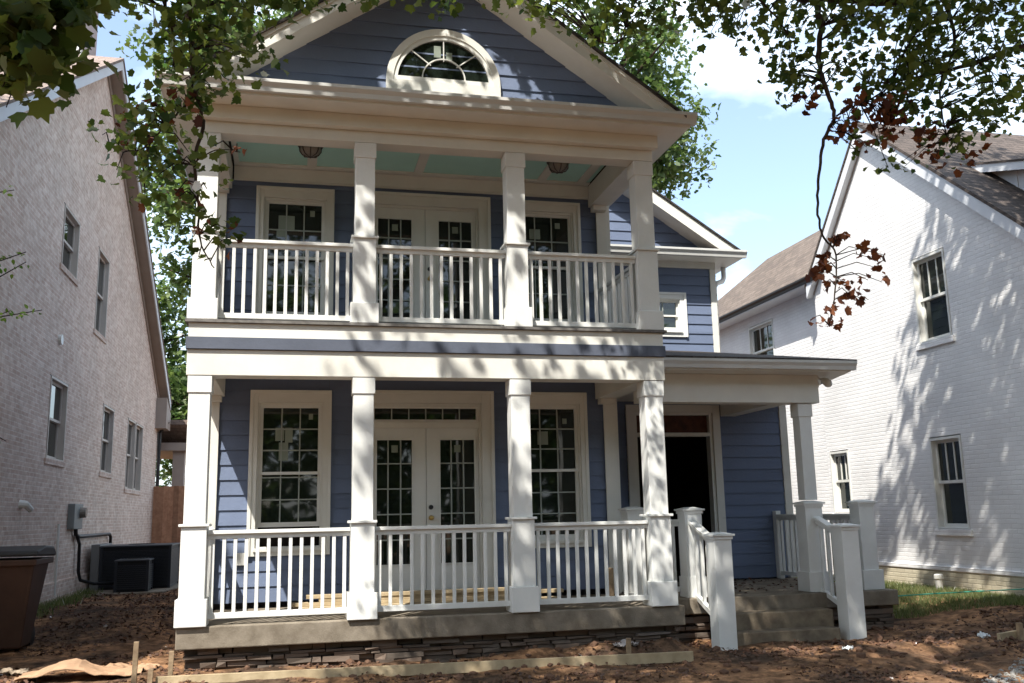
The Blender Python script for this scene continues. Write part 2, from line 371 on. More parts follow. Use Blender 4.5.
def build_ground():
    xs = np.unique(np.round(np.concatenate([[-400, -200, -100, -50, -30, -20, -14, -10, -8, -6.5], np.arange(-5.4, 11.8, .055), [12.4, 13.5, 15, 18, 24, 35, 60, 120, 250, 400]]), 4))
    ys = np.unique(np.round(np.concatenate([[-300, -100, -50, -25, -10, 0, 3, 5.5, 7], np.arange(7.6, 13.5, .055), np.arange(13.6, 17, .2), [18, 19, 20, 22, 24, 26, 29, 34, 42, 60, 100, 200, 400]]), 4))
    V = []
    for y in ys:
        for x in xs: V.append((x, y, gh(x, y)))
    nx = len(xs); Fc = []
    for j in range(len(ys)-1):
        for i in range(nx-1): a = j*nx+i; Fc.append((a, a+1, a+1+nx, a+nx))
    me = bpy.data.meshes.new('ground'); me.from_pydata(V, [], Fc)
    for p in me.polygons: p.use_smooth = True
    m = bpy.data.materials.new('red_clay_and_mulch'); m.use_nodes = True; t = m.node_tree; b = t.nodes['Principled BSDF']
    b.inputs['Roughness'].default_value = .95; b.inputs['Specular IOR Level'].default_value = .15
    tcn = N(t, 'ShaderNodeTexCoord')
    def noi(s, d=6, r=.6):
        n = N(t, 'ShaderNodeTexNoise'); n.inputs['Scale'].default_value = s; n.inputs['Detail'].default_value = d; n.inputs['Roughness'].default_value = r
        t.links.new(tcn.outputs['Object'], n.inputs['Vector']); return n
    a = noi(.9, 5); ra = N(t, 'ShaderNodeValToRGB'); ra.color_ramp.elements[0].position = .40; ra.color_ramp.elements[1].position = .62
    ra.color_ramp.elements[0].color = (.10, .068, .048, 1); ra.color_ramp.elements[1].color = (.42, .24, .13, 1); t.links.new(a.outputs[0], ra.inputs[0])
    c = noi(7, 9, .7); rc = N(t, 'ShaderNodeValToRGB'); rc.color_ramp.elements[0].position = .42; rc.color_ramp.elements[1].position = .60
    rc.color_ramp.elements[0].color = (.45, .42, .40, 1); rc.color_ramp.elements[1].color = (1.15, 1.1, 1.05, 1); t.links.new(c.outputs[0], rc.inputs[0])
    mu = N(t, 'ShaderNodeMixRGB', blend_type='MULTIPLY'); mu.inputs[0].default_value = 1; t.links.new(ra.outputs[0], mu.inputs[1]); t.links.new(rc.outputs[0], mu.inputs[2])
    t.links.new(mu.outputs[0], b.inputs['Base Color'])
    d = noi(55, 6, .7); bp = N(t, 'ShaderNodeBump'); bp.inputs['Strength'].default_value = .9; bp.inputs['Distance'].default_value = .02
    t.links.new(d.outputs[0], bp.inputs['Height']); t.links.new(bp.outputs[0], b.inputs['Normal'])
    me.materials.append(m); o = bpy.data.objects.new('ground', me); COL.objects.link(o); structure(o)
build_ground()

def leafpolys(n, P, size, tilt, shape):
    """n leaves at P (n,3); shape (k,2) unit outline; tilt 0 flat .. 1 any way up"""
    k = len(shape)
    nrm = RNG.normal(size=(n, 3))*tilt; nrm[:, 2] += 1; nrm /= np.linalg.norm(nrm, axis=1, keepdims=True)
    a = RNG.normal(size=(n, 3)); x = np.cross(a, nrm); x /= np.linalg.norm(x, axis=1, keepdims=True); y = np.cross(nrm, x)
    s = np.broadcast_to(np.asarray(size), (n,))[:, None, None]
    V = P[:, None, :] + s*(shape[None, :, 0, None]*x[:, None, :] + shape[None, :, 1, None]*y[:, None, :])
    # a light fold along the midrib
    V = V + s*(.30*np.abs(shape[None, :, 0, None])-.28*shape[None, :, 1, None]**2)*nrm[:, None, :]
    return V.reshape(-1, 3)
MAPLE = np.array([(0, 0), (.20, -.04), (.44, .02), (.46, .20), (.64, .46), (.44, .52), (.36, .70), (.18, .66), (.02, 1.0), (-.18, .66), (-.36, .70), (-.44, .52), (-.64, .46), (-.46, .20), (-.44, .02), (-.20, -.04)])
OVAL = np.array([(0, 0), (.26, .3), (.24, .65), (0, 1), (-.24, .65), (-.26, .3)])
RHOMB = np.array([(0, 0), (.32, .45), (0, 1), (-.32, .45)])
OAK = np.array([(0, 0), (.30, .22), (.20, .45), (.36, .7), (0, 1.05), (-.34, .72), (-.18, .42), (-.32, .2)])

# ------------------------------------------------------------------ the blue house
H = empty('siding_house', (1.57, 11.8, 0), 'two storey blue lap sided house with stacked white front porches and arched attic window', 'house')
YW = 11.8
WL, WR, WTOP = -1.02, 4.12, 5.92
# openings: (u0,u1,v0,v1)
winL1, winR1 = (-.44, .335, 1.16, 2.90), (2.80, 3.62, 1.16, 2.90)
winL2, winR2 = (-.44, .335, 3.98, 5.51), (2.80, 3.62, 3.98, 5.51)
dr1 = (.90, 2.31, .53, 2.90); dr2 = (.90, 2.31, 3.58, 5.50)
siding(H, YW, WL, WR, .55, 3.30, [winL1, winR1, dr1])
siding(H, YW, WL, WR, 3.52, 5.74, [winL2, winR2, dr2])
f = Ffront(YW)
for x in (WL-.02, WR-.09):
    for a, b_ in ((.5, 3.3), (3.52, 5.74)): MB().box(x, x+.11, YW-.035, YW+.05, a, b_).build('corner_board', TRIM, H, .004)
wa = window(H, f, *winL1, .085, TRIM, VINYL, mid=2.05, raise_=.23, casehead=.14, jw=.025, fw=.035, label='window with lower sash pushed up a little')
wb = window(H, f, *winR1, .085, TRIM, VINYL, mid=2.05, casehead=.14, jw=.025, fw=.035)
wc = window(H, f, *winL2, .085, TRIM, VINYL, rows=(2, 2), mid=4.75, casehead=.13, jw=.025, fw=.035)
wd = window(H, f, *winR2, .085, TRIM, VINYL, rows=(2, 2), mid=4.75, casehead=.13, jw=.025, fw=.035)
def stick(w, fr, n, *rects):
    for r in rects: MB().box(*fr(*r, n, n+.002)).build('sticker', PAPER, w)
stick(wa, f, -.039, (-.235, -.13, 2.44, 2.60), (-.12, -.03, 2.42, 2.60), (-.19, -.08, 2.20, 2.42), (.16, .21, 2.70, 2.77))
stick(wb, f, -.039, (3.06, 3.20, 2.38, 2.55), (3.40, 3.46, 2.65, 2.72))
stick(wc, f, -.039, (-.26, -.06, 5.12, 5.30), (-.28, -.16, 5.02, 5.12), (.13, .19, 5.30, 5.38))
stick(wd, f, -.039, (3.02, 3.17, 5.14, 5.28), (3.38, 3.45, 5.30, 5.38))
def french(u0, u1, v0, v1, top_tr, parent):
    """casing, a pair of glazed leaves and, below, a transom"""
    c = .15; b = MB()
    b.box(*f(u0-c, u0, v0, v1+c, 0, .045)); b.box(*f(u1, u1+c, v0, v1+c, 0, .045)); b.box(*f(u0, u1, v1, v1+c, 0, .045))
    b.box(*f(u0-c-.012, u0-c+.03, v0, v1+c+.012, .01, .065)); b.box(*f(u1+c-.03, u1+c+.012, v0, v1+c+.012, .01, .065)); b.box(*f(u0-c+.03, u1+c-.03, v1+c-.03, v1+c+.012, .01, .065))
    j = .035
    b.box(*f(u0, u0+j, v0, v1, -.1, .01)); b.box(*f(u1-j, u1, v0, v1, -.1, .01)); b.box(*f(u0+j, u1-j, v1-j, v1, -.1, .01))
    if top_tr: b.box(*f(u0+j, u1-j, top_tr, top_tr+.085, -.1, .02))
    b.box(*f(u0, u1, v0-.03, v0, -.1, .08))
    fr = b.build('door_frame', TRIM, parent, .004)
    if top_tr: sash(f, u0+j, u1-j, top_tr+.085, v1-j, 1, 6, -.04, fr, VINYL, fw=.025, mw=.014, name='transom')
    zt = top_tr if top_tr else v1-j; um = (u0+u1)/2
    for k, (a, d) in enumerate(((u0+j+.004, um-.003), (um+.003, u1-j-.004))):
        st = .105; ga, gd = (a+.035, a+.035+.47) if k == 0 else (d-.035-.47, d-.035)
        gb, gt = v0+.38, zt-.13
        q = MB(); n0, n1 = -.05, -.006
        q.box(*f(a, ga, v0+.01, zt, n0, n1)); q.box(*f(gd, d, v0+.01, zt, n0, n1)); q.box(*f(ga, gd, gt, zt, n0, n1)); q.box(*f(ga, gd, v0+.01, gb, n0, n1))
        # raised bead around the light and a raised bottom panel
        q.box(*f(ga, ga+.018, gb, gt, -.02, .006)); q.box(*f(gd-.018, gd, gb, gt, -.02, .006)); q.box(*f(ga+.018, gd-.018, gt-.018, gt, -.02, .006)); q.box(*f(ga+.018, gd-.018, gb, gb+.018, -.02, .006))
        q.box(*f(ga+.02, gd-.02, v0+.10, gb-.08, -.02, .002))
        nf = len(q.f)
        for i in (1, 2): u = ga+(gd-ga)*i/3; q.box(*f(u-.008, u+.008, gb+.018, gt-.018, -.03, -.004))
        rows = 5 
        for i in range(1, rows): v = gb+(gt-gb)*i/rows; q.box(*f(ga+.018, gd-.018, v-.008, v+.008, -.0305, -.0045))
        lf = q.build('door', VINYL, parent, .002); slot2(lf, nf, len(q.f))
        MB().box(*f(ga+.005, gd-.005, gb+.005, gt-.005, -.042, -.034)).build('pane', GLASS, lf)
        MB().box(*f(ga+.20, ga+.28, gt-.17, gt-.08, -.0335, -.0315)).build('sticker', PAPER, lf)
        if k == 1:
            h = MB(); u = a+.055; z = v0+.95
            h.tube([(u, YW+.008, z), (u, YW-.02, z)], .03, 14); h.tube([(u, YW-.02, z), (u, YW-.06, z)], .011, 10)
            h.tube([(u, YW-.05, z), (u, YW-.06, z), (u, YW-.085, z), (u, YW-.098, z)], [.016, .028, .028, .014], 14)
            h.build('knob', BRASS, lf, smooth=True)
            MB().tube([(u, YW+.008, z+.13), (u, YW-.028, z+.13)], [.03, .026], 14).build('deadbolt', BLACK, lf)
french(*dr1, 2.59, H); french(*dr2, None, H)

# porch floor slab and stone footing
MB().box(-1.095, 4.207, 10.0, 11.78, .27, .483).build('porch_slab', CONC, H, .012)
MB().box(4.21, 7.34, 10.70, 13.25, .30, .481).build('entry_slab', CONC, H, .012)
def stones(parent, x0, x1, y, z0, z1, ydir=True, name='stone_footing'):
    m = MB(); z = z0
    while z < z1-.012:
        h = min(random.uniform(.025, .085), z1-z); x = x0
        if z1-z-h < .015: h = z1-z
        while x < x1-.01:
            w = min(random.uniform(.09, .40), x1-x); dy = random.uniform(-.045, .04)
            g = .005; jit = lambda: random.uniform(-.013, .013)
            a, b_, c, d = x+g, x+w-g, z+g*.6, z+h-g*.6; yy = y+dy
            m.hexa([(a, yy+jit(), c+jit()*.5), (b_, yy+jit(), c+jit()*.5), (b_, y+.14, c), (a, y+.14, c), (a+jit(), yy+jit(), d), (b_+jit(), yy+jit(), d), (b_, y+.14, d), (a, y+.14, d)])
            x += w
        z += h
    o = m.build(name, STONE, parent, .006)
    return o
stones(H, -1.02, 4.16, 10.10, -.05, .265)
stones(H, 4.25, 4.84, 10.78, -.05, .295); stones(H, 6.3, 7.30, 10.78, -.05, .295)
m = MB(); m.box(-1.0, 4.14, 10.16, 11.7, -.1, .26); m.box(4.2, 7.28, 10.9, 13.2, -.1, .29); m.build('footing_core', JOINT, H)
# steps
m = MB(); m.box(4.84, 6.27, 10.44, 10.698, -.1, .315); m.build('step', CONC2, H, .012)
m = MB(); m.box(4.84, 6.20, 10.20, 10.438, -.1, .13); m.build('step', CONC2, H, .012)

# columns
def column(x, z0, z1, base_h, coll, y=10.11, cap=True):
    def bx(w, a, b): m = MB(); m.box(x-w/2, x+w/2, y-w/2, y+w/2, a, b); return m
    c = bx(.212, coll+.02, z1-.001).build('column', WHITE, H, .005)
    q = MB(); q.box(x-.122, x+.122, y-.122, y+.122, z0+base_h, coll-.005); q.build('pedestal', WHITE, c, .005)
    q = bx(.302, z0, z0+base_h); q.build('base', WHITE, c, .006)
    q = bx(.292, coll-.005, coll+.022); q.build('collar', WHITE, c, .004)
    q = bx(.238, z1-.175, z1-.003); q.build('cap', WHITE, c, .004)
    return c
CXS = (-.96, .70, 2.405, 3.965)
for x in CXS: column(x, .484, 2.965, .262, 1.45); column(x, 3.548, 5.60, .225, 4.50)

# beams, band, deck edge
MB().box(-1.095, 4.10, 9.985, 10.235, 2.967, 3.235).build('beam', TRIM, H, .004)
MB().box(-1.085, 4.09, 9.995, 10.22, 5.602, 5.735).build('beam', TRIM, H, .004)
MB().box(-1.110, 4.115, 9.955, 10.22, 3.237, 3.362).build('dark_band', SLATE, H, .003)
MB().box(-1.090, 4.10, 9.985, 10.22, 3.364, 3.515).build('beam', TRIM, H, .003)
MB().box(-1.125, 4.14, 9.95, YW-.03, 3.517, 3.546).build('balcony_deck', DECK, H)
for x0, x1 in ((-1.085, -.835), (3.845, 4.095)):
    for a, b_, y_ in ((2.969, 3.51, 10.237), (5.604, 5.90, 10.222)):
        sb = MB().box(x0, x1, y_, YW-.02, a, b_).build('side_beam', TRIM, H, .004)
        MB().box(x0+.03, x1-.03, YW-.16, YW-.025, a-.07, a-.001).build('bracket', TRIM, sb, .004)   # where the beam meets the wall
# wall ends behind the side beams (trim pilasters)
for x in (-1.04, 3.94):
    for a, b_ in ((.484, 2.9), (3.547, 5.53)): MB().box(x, x+.15, YW-.06, YW-.0405 if False else YW-.037, a, b_).build('pilaster', TRIM, H, .004)
MB().box(-.815, 3.845, 10.237, YW-.02, 3.27, 3.29).build('porch_ceiling', TRIM, H)
# upper ceiling: green panels between trim strips
MB().box(-.815, 3.845, 10.222, YW-.02, 5.925, 5.94).build('porch_ceiling', GREEN, H)
m = MB()
m.box(-.815, 3.845, YW-.14, YW-.03, 5.905, 5.925); m.box(-.815, 3.845, 10.222, 10.36, 5.905, 5.925)
for x in (-.81, .14, 1.5, 3.16, 3.72): m.box(x-.06 if x > -.8 else x, x+.06, 10.36, YW-.14, 5.907, 5.925)
m.build('ceiling_trim', TRIM, H, .003)
MB().box(-.815, 3.845, YW-.05, YW-.022, 5.735, 5.90).build('frieze', TRIM, H, .003)
MB().box(-.815, 3.845, YW-.045, YW-.022, 5.55+.165, 5.733).build('frieze_molding', TRIM, H, .003)
# cornice
GL, GR = -1.467, 4.465
MB().box(-1.115, 4.125, 9.90, 10.20, 5.737, 5.886).build('frieze', TRIM, H, .003)
MB().box(-1.40, 4.40, 9.60, 9.99, 5.888, 5.905).build('soffit', TRIM, H)
for a_, b_ in ((-1.40, -1.075), (4.105, 4.40)): MB().box(a_, b_, 9.992, 13.2, 5.888, 5.905).build('soffit', TRIM, H)
m = MB()  # the gutter's rounded trough section, front and both sides
prof = [(0, 0), (-.075, 0), (-.085, .05), (-.115, .09), (-.115, .125), (-.105, .125), (-.10, .095), (0, .085)]
m.prism([(9.60+a, 5.905+b) for a, b in prof], 0, GL, GR)
m.prism([(GL+.115+a, 5.906+b) for a, b in prof], 1, 9.605, 13.2); m.prism([(GR-.115-a, 5.906+b) for a, b in prof], 1, 9.605, 13.2)
m.build('gutter', GUTTER, H)
MB().box(-1.41, 4.41, 9.585, 9.60, 5.875, 6.0).build('fascia', TRIM, H)
MB().box(-1.42, 4.42, 9.60, 9.98, 6.0, 6.012).build('pent_flashing', GUTTER, H)
# gable
PX, PZ, SL = 1.53, 7.93, .69
zr = lambda x: PZ-SL*abs(x-PX)
def rake(m, y0, y1, d0, d1, ex=2.86):
    """sloping bars on both sides between depths d0,d1 under the roof line"""
    for s in (-1, 1):
        xe = PX+s*ex
        zc = 6.03   # cut level above the gutter
        top = [(PX, PZ-d0), (xe, zr(xe)-d0)]
        def cut(d):
            x = PX+s*(PZ-d-zc)/SL
            return (x, zc) if abs(x-PX) < ex else (xe, zr(xe)-d)
        m.prism([(PX, PZ-d0), cut(d0), cut(d1), (PX, PZ-d1)], 1, y0, y1)
m = MB(); rake(m, 9.53, 9.575, .03, .215); m.build('rake_fascia', TRIM, H, .003)
m = MB(); rake(m, 9.515, 9.53, .03, .09); m.build('rake_molding', TRIM, H, .003)
m = MB(); rake(m, 9.576, 10.0, .19, .21); m.build('rake_soffit', TRIM, H)
m = MB()
for s in (-1, 1): m.prism([(PX, PZ+.0), (PX+s*2.80, zr(PX+2.80)), (PX+s*2.80, zr(PX+2.80)-.035), (PX, PZ-.04)], 1, 9.49, 21.0)
m.build('roof', SH_DARK, H)
AX, AZ, AR = 1.57, 6.34, .52
def gl_(z): return PX-(PZ-.2-z)/SL
def gr_(z): return PX+(PZ-.2-z)/SL
siding(H, 9.95, gl_, gr_, 6.0, 7.68, e=.172, name='gable_siding')
# arched window
def arc(cx, cz, r, n=28, rz=None): rz = rz or r; return [(cx+r*cos(pi*k/n), cz+rz*sin(pi*k/n)) for k in range(n+1)]
def ring(m, cx, cz, r0, r1, y0, y1, n=28, ez=1.):
    A, B = arc(cx, cz, r0, n, r0*ez), arc(cx, cz, r1, n, r1*ez)
    for k in range(n): m.prism([A[k], B[k], B[k+1], A[k+1]], 1, y0, y1)
m = MB(); ring(m, AX, AZ, .575, .655, 9.885, 9.955); m.box(AX-.655, AX+.655, 9.885, 9.955, 6.03, AZ-.001)
aw = m.build('arched_window', TRIM, H)
m = MB(); ring(m, AX, AZ, .528, .575, 9.90, 9.96); m.box(AX-.575, AX+.575, 9.90-.004, 9.94, AZ+.0, AZ+.05)
ring(m, AX, AZ+.05, .238, .252, 9.905, 9.925, 20); nf = 0
for a in (45, 90, 135): m.beam((AX+.21*cos(rad(a)), 9.915, AZ+.06+.21*sin(rad(a))), (AX+.54*cos(rad(a)), 9.915, AZ+.01+.53*sin(rad(a))), .012, .012)
m.build('sash', VINYL, aw)
MB().prism(arc(AX, AZ+.01, .55), 1, 9.93, 9.936).build('pane', GLASS, aw)
MB().box(AX-.11, AX-.03, 9.926, 9.928, 6.66, 6.80).build('sticker', PAPER, aw)
MB().box(AX+.03, AX+.10, 9.926, 9.928, 6.64, 6.73).build('sticker', PAPER, aw)

# railings
def railing(a, b, zb, zt, n, z_a=0, z_b=0, w=.035, gap0=0.0):
    """rails from a to b (x,y); zb/zt bottom rail and top of the hand rail; z_a/z_b lower the ends for stairs"""
    A = Vector((*a, 0)); B = Vector((*b, 0)); m = MB()
    sl = (z_b-z_a)
    def L(z, ww, hh): m.beam(A+Vector((0, 0, z+z_a)), B+Vector((0, 0, z+z_b)), ww, hh)
    L(zt-.02, .105, .036); L(zt-.062, .045, .048)
    r = m.build('railing', WHITE, H, .003)
    m = MB(); L(zb+.028, .055, .056); m.build('bottom_rail', WHITE, r, .003)
    d = (B-A); proto = None
    for i in range(n):
        t = (i+.5)/n if not gap0 else gap0+(1-2*gap0)*i/(n-1); p = A+d*t; dz = z_a+sl*t
        if proto is None:
            q = MB(); q.box(p.x-w/2, p.x+w/2, p.y-w/2, p.y+w/2, zb+.05+dz, zt-.08+dz); proto = q.build('baluster', WHITE, r, .003); base = (p, dz)
        else:
            c = proto.copy(); COL.objects.link(c); c.parent = r
            c.location = proto.location + Vector((p.x-base[0].x, p.y-base[0].y, dz-base[1]))
    return r
for zb, zt in ((.545, 1.405), (3.585, 4.445)):
    for i, n in enumerate((13, 13, 12)):
        hw = .125
        railing((CXS[i]+hw, 10.09), (CXS[i+1]-hw, 10.09), zb, zt, n)
    railing((-.94, 10.23), (-.94, 11.74), zb, zt, 12)
    if zb > 3: railing((3.97, 10.23), (3.97, 11.74), zb, zt, 12)
# box posts of the entry
def post(x, y, z0, zt, w=.235, base=None, name='newel_post'):
    m = MB(); m.box(x-w/2, x+w/2, y-w/2, y+w/2, z0, zt-.06); p = m.build(name, WHITE, H, .005)
    q = MB(); h = w/2
    q.box(x-h-.012, x+h+.012, y-h-.012, y+h+.012, zt-.085, zt-.052)
    q.box(x-h-.03, x+h+.03, y-h-.03, y+h+.03, zt-.05, zt-.028); a = h+.012
    q.hexa([(x-a, y-a, zt-.028), (x+a, y-a, zt-.028), (x+a, y+a, zt-.028), (x-a, y+a, zt-.028), (x-.05, y-.05, zt-.008), (x+.05, y-.05, zt-.008), (x+.05, y+.05, zt-.008), (x-.05, y+.05, zt-.008)])
    q.build('post_cap', WHITE, p, .0015)
    if base: MB().box(x-base/2, x+base/2, y-base/2, y+base/2, z0, z0+.24).build('base', WHITE, p, .004)
    return p
post(4.705, 10.90, .483, 1.55, .222, .25); post(4.05, 11.10, .483, 1.57, .225)
post(4.63, 9.96, -.08, 1.265, .212); post(6.425, 10.31, -.05, 1.32, .222)
post(7.09, 10.95, .483, 1.60, .215, .29)
p4 = post(6.345, 10.95, .483, 1.60, .235, .29)
m = MB(); m.box(6.26, 6.43, 10.865, 11.035, 1.60, 2.82); c5 = m.build('column', WHITE, H, .005)
MB().box(6.245, 6.445, 10.85, 11.05, 2.65, 2.818).build('cap', WHITE, c5, .004)
railing((4.165, 11.02), (4.60, 11.02), .54, 1.40, 3)
railing((4.69, 10.785), (4.645, 10.07), .50, 1.40, 4, -.02, -.25)
railing((6.37, 10.83), (6.41, 10.425), .50, 1.42, 3, -.02, -.19)
railing((7.09, 11.06), (7.08, 13.1), .54, 1.42, 15)
MB().box(7.04, 7.12, 13.1, 13.2, .483, 1.47).build('rail_end_post', WHITE, H, .004)

# entry wall, doorway and its dark hall
YE = 13.25
eo = (4.90, 6.16, .483, 2.95)
siding(H, YE, 4.12, 7.30, .50, 3.30, [eo])
f2 = Ffront(YE); b = MB()
b.box(*f2(4.78, 4.90, .483, 3.07, 0, .045)); b.box(*f2(6.16, 6.28, .483, 3.07, 0, .045)); b.box(*f2(4.90, 6.16, 2.95, 3.07, 0, .045))
b.box(*f2(4.90, 4.95, .483, 2.95, -.12, .02)); b.box(*f2(6.11, 6.16, .483, 2.95, -.12, .02)); b.box(*f2(4.95, 6.11, 2.92, 2.95, -.12, .02)); b.box(*f2(4.95, 6.11, 2.60, 2.655, -.12, .02))
df = b.build('door_frame', TRIM, H, .003)
MB().box(*f2(4.95, 6.11, 2.655, 2.92, -.09, -.06)).build('transom', REDWOOD, df)
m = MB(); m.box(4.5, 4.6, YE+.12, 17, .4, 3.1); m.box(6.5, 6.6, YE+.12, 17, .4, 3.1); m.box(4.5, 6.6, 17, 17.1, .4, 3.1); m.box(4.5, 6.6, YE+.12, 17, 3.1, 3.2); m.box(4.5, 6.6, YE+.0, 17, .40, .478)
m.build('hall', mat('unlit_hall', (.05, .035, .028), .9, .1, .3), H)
m = MB(); m.box(4.98, 5.02, YE+.14, YE+.95, .5, 2.6); m.build('front_door', mat('dark_stained_door', (.035, .018, .012), .45, .4, .3), H)
MB().box(7.28, 7.40, YE-.035, YE+.06, .484, 3.30).build('corner_board', TRIM, H, .004)
# entry roof
MB().box(4.11, 6.54, 10.82, 11.06, 2.822, 3.178).build('entry_beam', TRIM, H, .004)
m = MB(); m.box(6.30, 6.54, 11.062, YE-.03, 2.90, 3.178); m.build('entry_side_beam', TRIM, H, .004)
MB().box(4.11, 6.30, 11.062, YE-.02, 3.12, 3.14).build('entry_ceiling', TRIM, H)
m = MB(); m.prism([(4.12, 10.47), (6.80, 10.47), (7.50, 13.3), (7.50, 13.6), (4.13, 13.6)], 2, 3.180, 3.194); m.build('entry_soffit', TRIM, H)
m = MB(); m.prism([(10.50+a*.8, 3.195+b_*.9) for a, b_ in prof], 0, 4.13, 6.86); m.box(4.13, 6.80, 10.50, 10.52, 3.19, 3.31)
m.beam((6.80, 10.47, 3.25), (7.52, 13.3, 3.25), .03, .10)
m.build('entry_gutter', GUTTER, H)
m = MB()
a = [(4.10, 10.43, 3.352), (6.86, 10.43, 3.352), (7.56, 13.2, 3.41), (7.40, 15.27, 3.62), (4.10, 15.27, 4.31)]
m.f.append((0, 1, 2, 3, 4)); m.v = list(a)
m = MB()
P = {'a': (4.13, 10.42, 3.335), 'b': (6.87, 10.42, 3.325), 'c': (7.56, 13.2, 3.42), 'd': (7.56, 15.27, 3.60), 'e': (6.9, 15.27, 4.27), 'g': (4.13, 15.27, 4.31)}
m.poly([P['a'], P['b'], P['e'], P['g']]); m.poly([P['b'], P['c'], P['d'], P['e']])
m.poly([(4.13, 10.42, 3.30), (6.87, 10.42, 3.29), P['b'], P['a']]); m.poly([(6.87, 10.42, 3.29), (7.56, 13.2, 3.35), P['c'], P['b']])
m.build('entry_roof', SH_DARKX, H, recalc=False)
# flood light under the soffit
m = MB(); m.tube([(6.60, 10.98, 3.18), (6.60, 10.98, 3.15)], .05, 14); m.tube([(6.60, 10.98, 3.18), (6.55, 10.93, 3.11)], .016, 8); m.tube([(6.60, 10.98, 3.18), (6.68, 10.93, 3.13)], .016, 8)
fl = m.build('floodlight', VINYL, H)
for c, dx in (((6.55, 10.93, 3.10), -.03), ((6.69, 10.93, 3.13), .03)):
    MB().tube([Vector(c)+Vector((0, .03, .02)), Vector(c), Vector(c)+Vector((dx, -.06, -.05)), Vector(c)+Vector((dx*1.3, -.085, -.07))], [.025, .045, .055, .035], 14).build('lamp_head', VINYL, fl, smooth=True)

# upper wing behind the entry
YU = 15.25; XU = 7.30
zs0 = 3.35
siding(H, YU, 4.12, XU, zs0, 5.77, [(6.0, 6.60, 4.62, 5.19)], e=.176)
MB().box(XU-.09, XU+.02, YU-.035, YU+.08, zs0, 5.77).build('corner_board', TRIM, H, .004)
f3 = Ffront(YU)
ww = window(H, f3, 6.0, 6.60, 4.62, 5.19, .11, WHITE, VINYL, rows=(1, 1), cols=2, sill=True, jw=.02, fw=.03)
m = MB(); m.box(4.12, XU+.02, YU-.05, YU+.0, 5.77, 5.885); m.build('frieze', TRIM, H)
m = MB(); m.box(4.12, XU+.36, YU-.42, 20, 5.885, 5.90); m.box(XU+.28, XU+.36, YU-.42, 20, 5.90, 6.0); m.build('wing_soffit', TRIM, H)
m = MB(); m.prism([(YU-.40+a, 5.885+b_) for a, b_ in prof], 0, 4.10, 7.73); m.prism([(7.73-.115-a, 5.886+b_) for a, b_ in prof], 1, YU-.39, 20); m.build('wing_gutter', GUTTER, H)
m = MB(); m.poly([(4.1, YU-.45, 6.01), (7.66, YU-.45, 6.01), (7.66, YU+.05, 6.12), (4.1, YU+.05, 6.12)]); m.build('pent_roof', SH_BRN, H, recalc=False)
# wing gable
wp = lambda x: 6.06+.655*(7.60-x)
siding(H, YU-.01, 4.10, lambda z: 7.60-(z+.22-6.06)/.655, 6.06, 8.2, e=.176, name='gable_siding')
m = MB()
def wr(m, y0, y1, d0, d1): m.prism([(4.15, wp(4.15)-d0), (7.60-(6.03+d0-6.06)/.655, 6.03), (7.60-(6.03+d1-6.06)/.655, 6.03), (4.15, wp(4.15)-d1)], 1, y0, y1)
wr(m, YU-.42, YU-.37, .03, .26); m.build('rake_fascia', TRIM, H)
m = MB(); wr(m, YU-.37, YU+.0, .24, .26); m.build('rake_soffit', TRIM, H)
m = MB(); m.prism([(4.15, wp(4.15)), (7.68, wp(7.68)), (7.68, wp(7.68)-.035), (4.15, wp(4.15)-.035)], 1, YU-.45, 20); m.build('wing_roof', SH_DARK, H)
m = MB(); m.tube([(7.62, YU+.25, 5.90), (7.62, YU+.25, 5.70), (7.56, YU+.2, 5.61), (7.43, YU+.15, 5.56), (7.36, YU+.12, 5.47), (7.36, YU+.12, 3.7)], .045, 10); m.build('downspout', VINYL, H, smooth=True)
# main body sides and back so that the house is closed
siding(H, -1.04, 11.8, 20.5, .3, 5.9, name='side_wall', facing='left')
siding(H, WR, 11.8, YE, .5, 3.3, name='side_wall', facing='right')
siding(H, WR, 11.8, YU, 3.4, 6.0, name='side_wall', facing='right')
siding(H, XU+.02, 13.3, YU, .3, 3.3, name='side_wall', facing='right')
siding(H, XU+.02, YU, 20.5, .3, 5.88, name='side_wall', facing='right')
m = MB(); m.box(-1.03, WR-.02, 20.5, 20.6, 0, 6.3); m.box(WR-.02, XU, 20.5, 20.6, 0, 6.0); m.box(-1.0, 4.1, 11.98, 20.4, 5.75, 5.85); m.box(-1.0, 4.1, 11.98, 12.0, .3, 5.9)
m.box(4.15, 4.2, YE+.13, 20.4, .3, 6); m.box(4.2, XU-.05, YU+.2, YU+.25, 3.35, 6.2)
m.build('inner_shell', mat('house_core', (.10, .10, .12), .9), H)

# porch ceiling lights
for x in (.11, 3.17):
    m = MB(); m.lathe((x, 10.85, 5.905), [(.10, 0), (.15, -.01), (.15, -.05), (.12, -.065)], 20); lt = m.build('ceiling_light', BRONZE, H, smooth=False)
    m = MB(); m.lathe((x, 10.85, 5.84), [(.125, 0), (.12, -.05), (.09, -.09), (.035, -.115)], 20); m.build('lamp_shade', LAMPG, lt, smooth=True)
    m = MB()
    for k in range(8): a = 2*pi*k/8; m.tube([(x+r*cos(a), 10.85+r*sin(a), 5.84+z) for r, z in ((.13, 0), (.125, -.052), (.094, -.095), (.0, -.122))], .006, 5)
    m.build('cage', BRONZE, lt)
# outlets on the porch wall
MB().box(-.66, -.54, YW-.06, YW-.02, .98, 1.12).build('outlet_cover', VINYL, H)

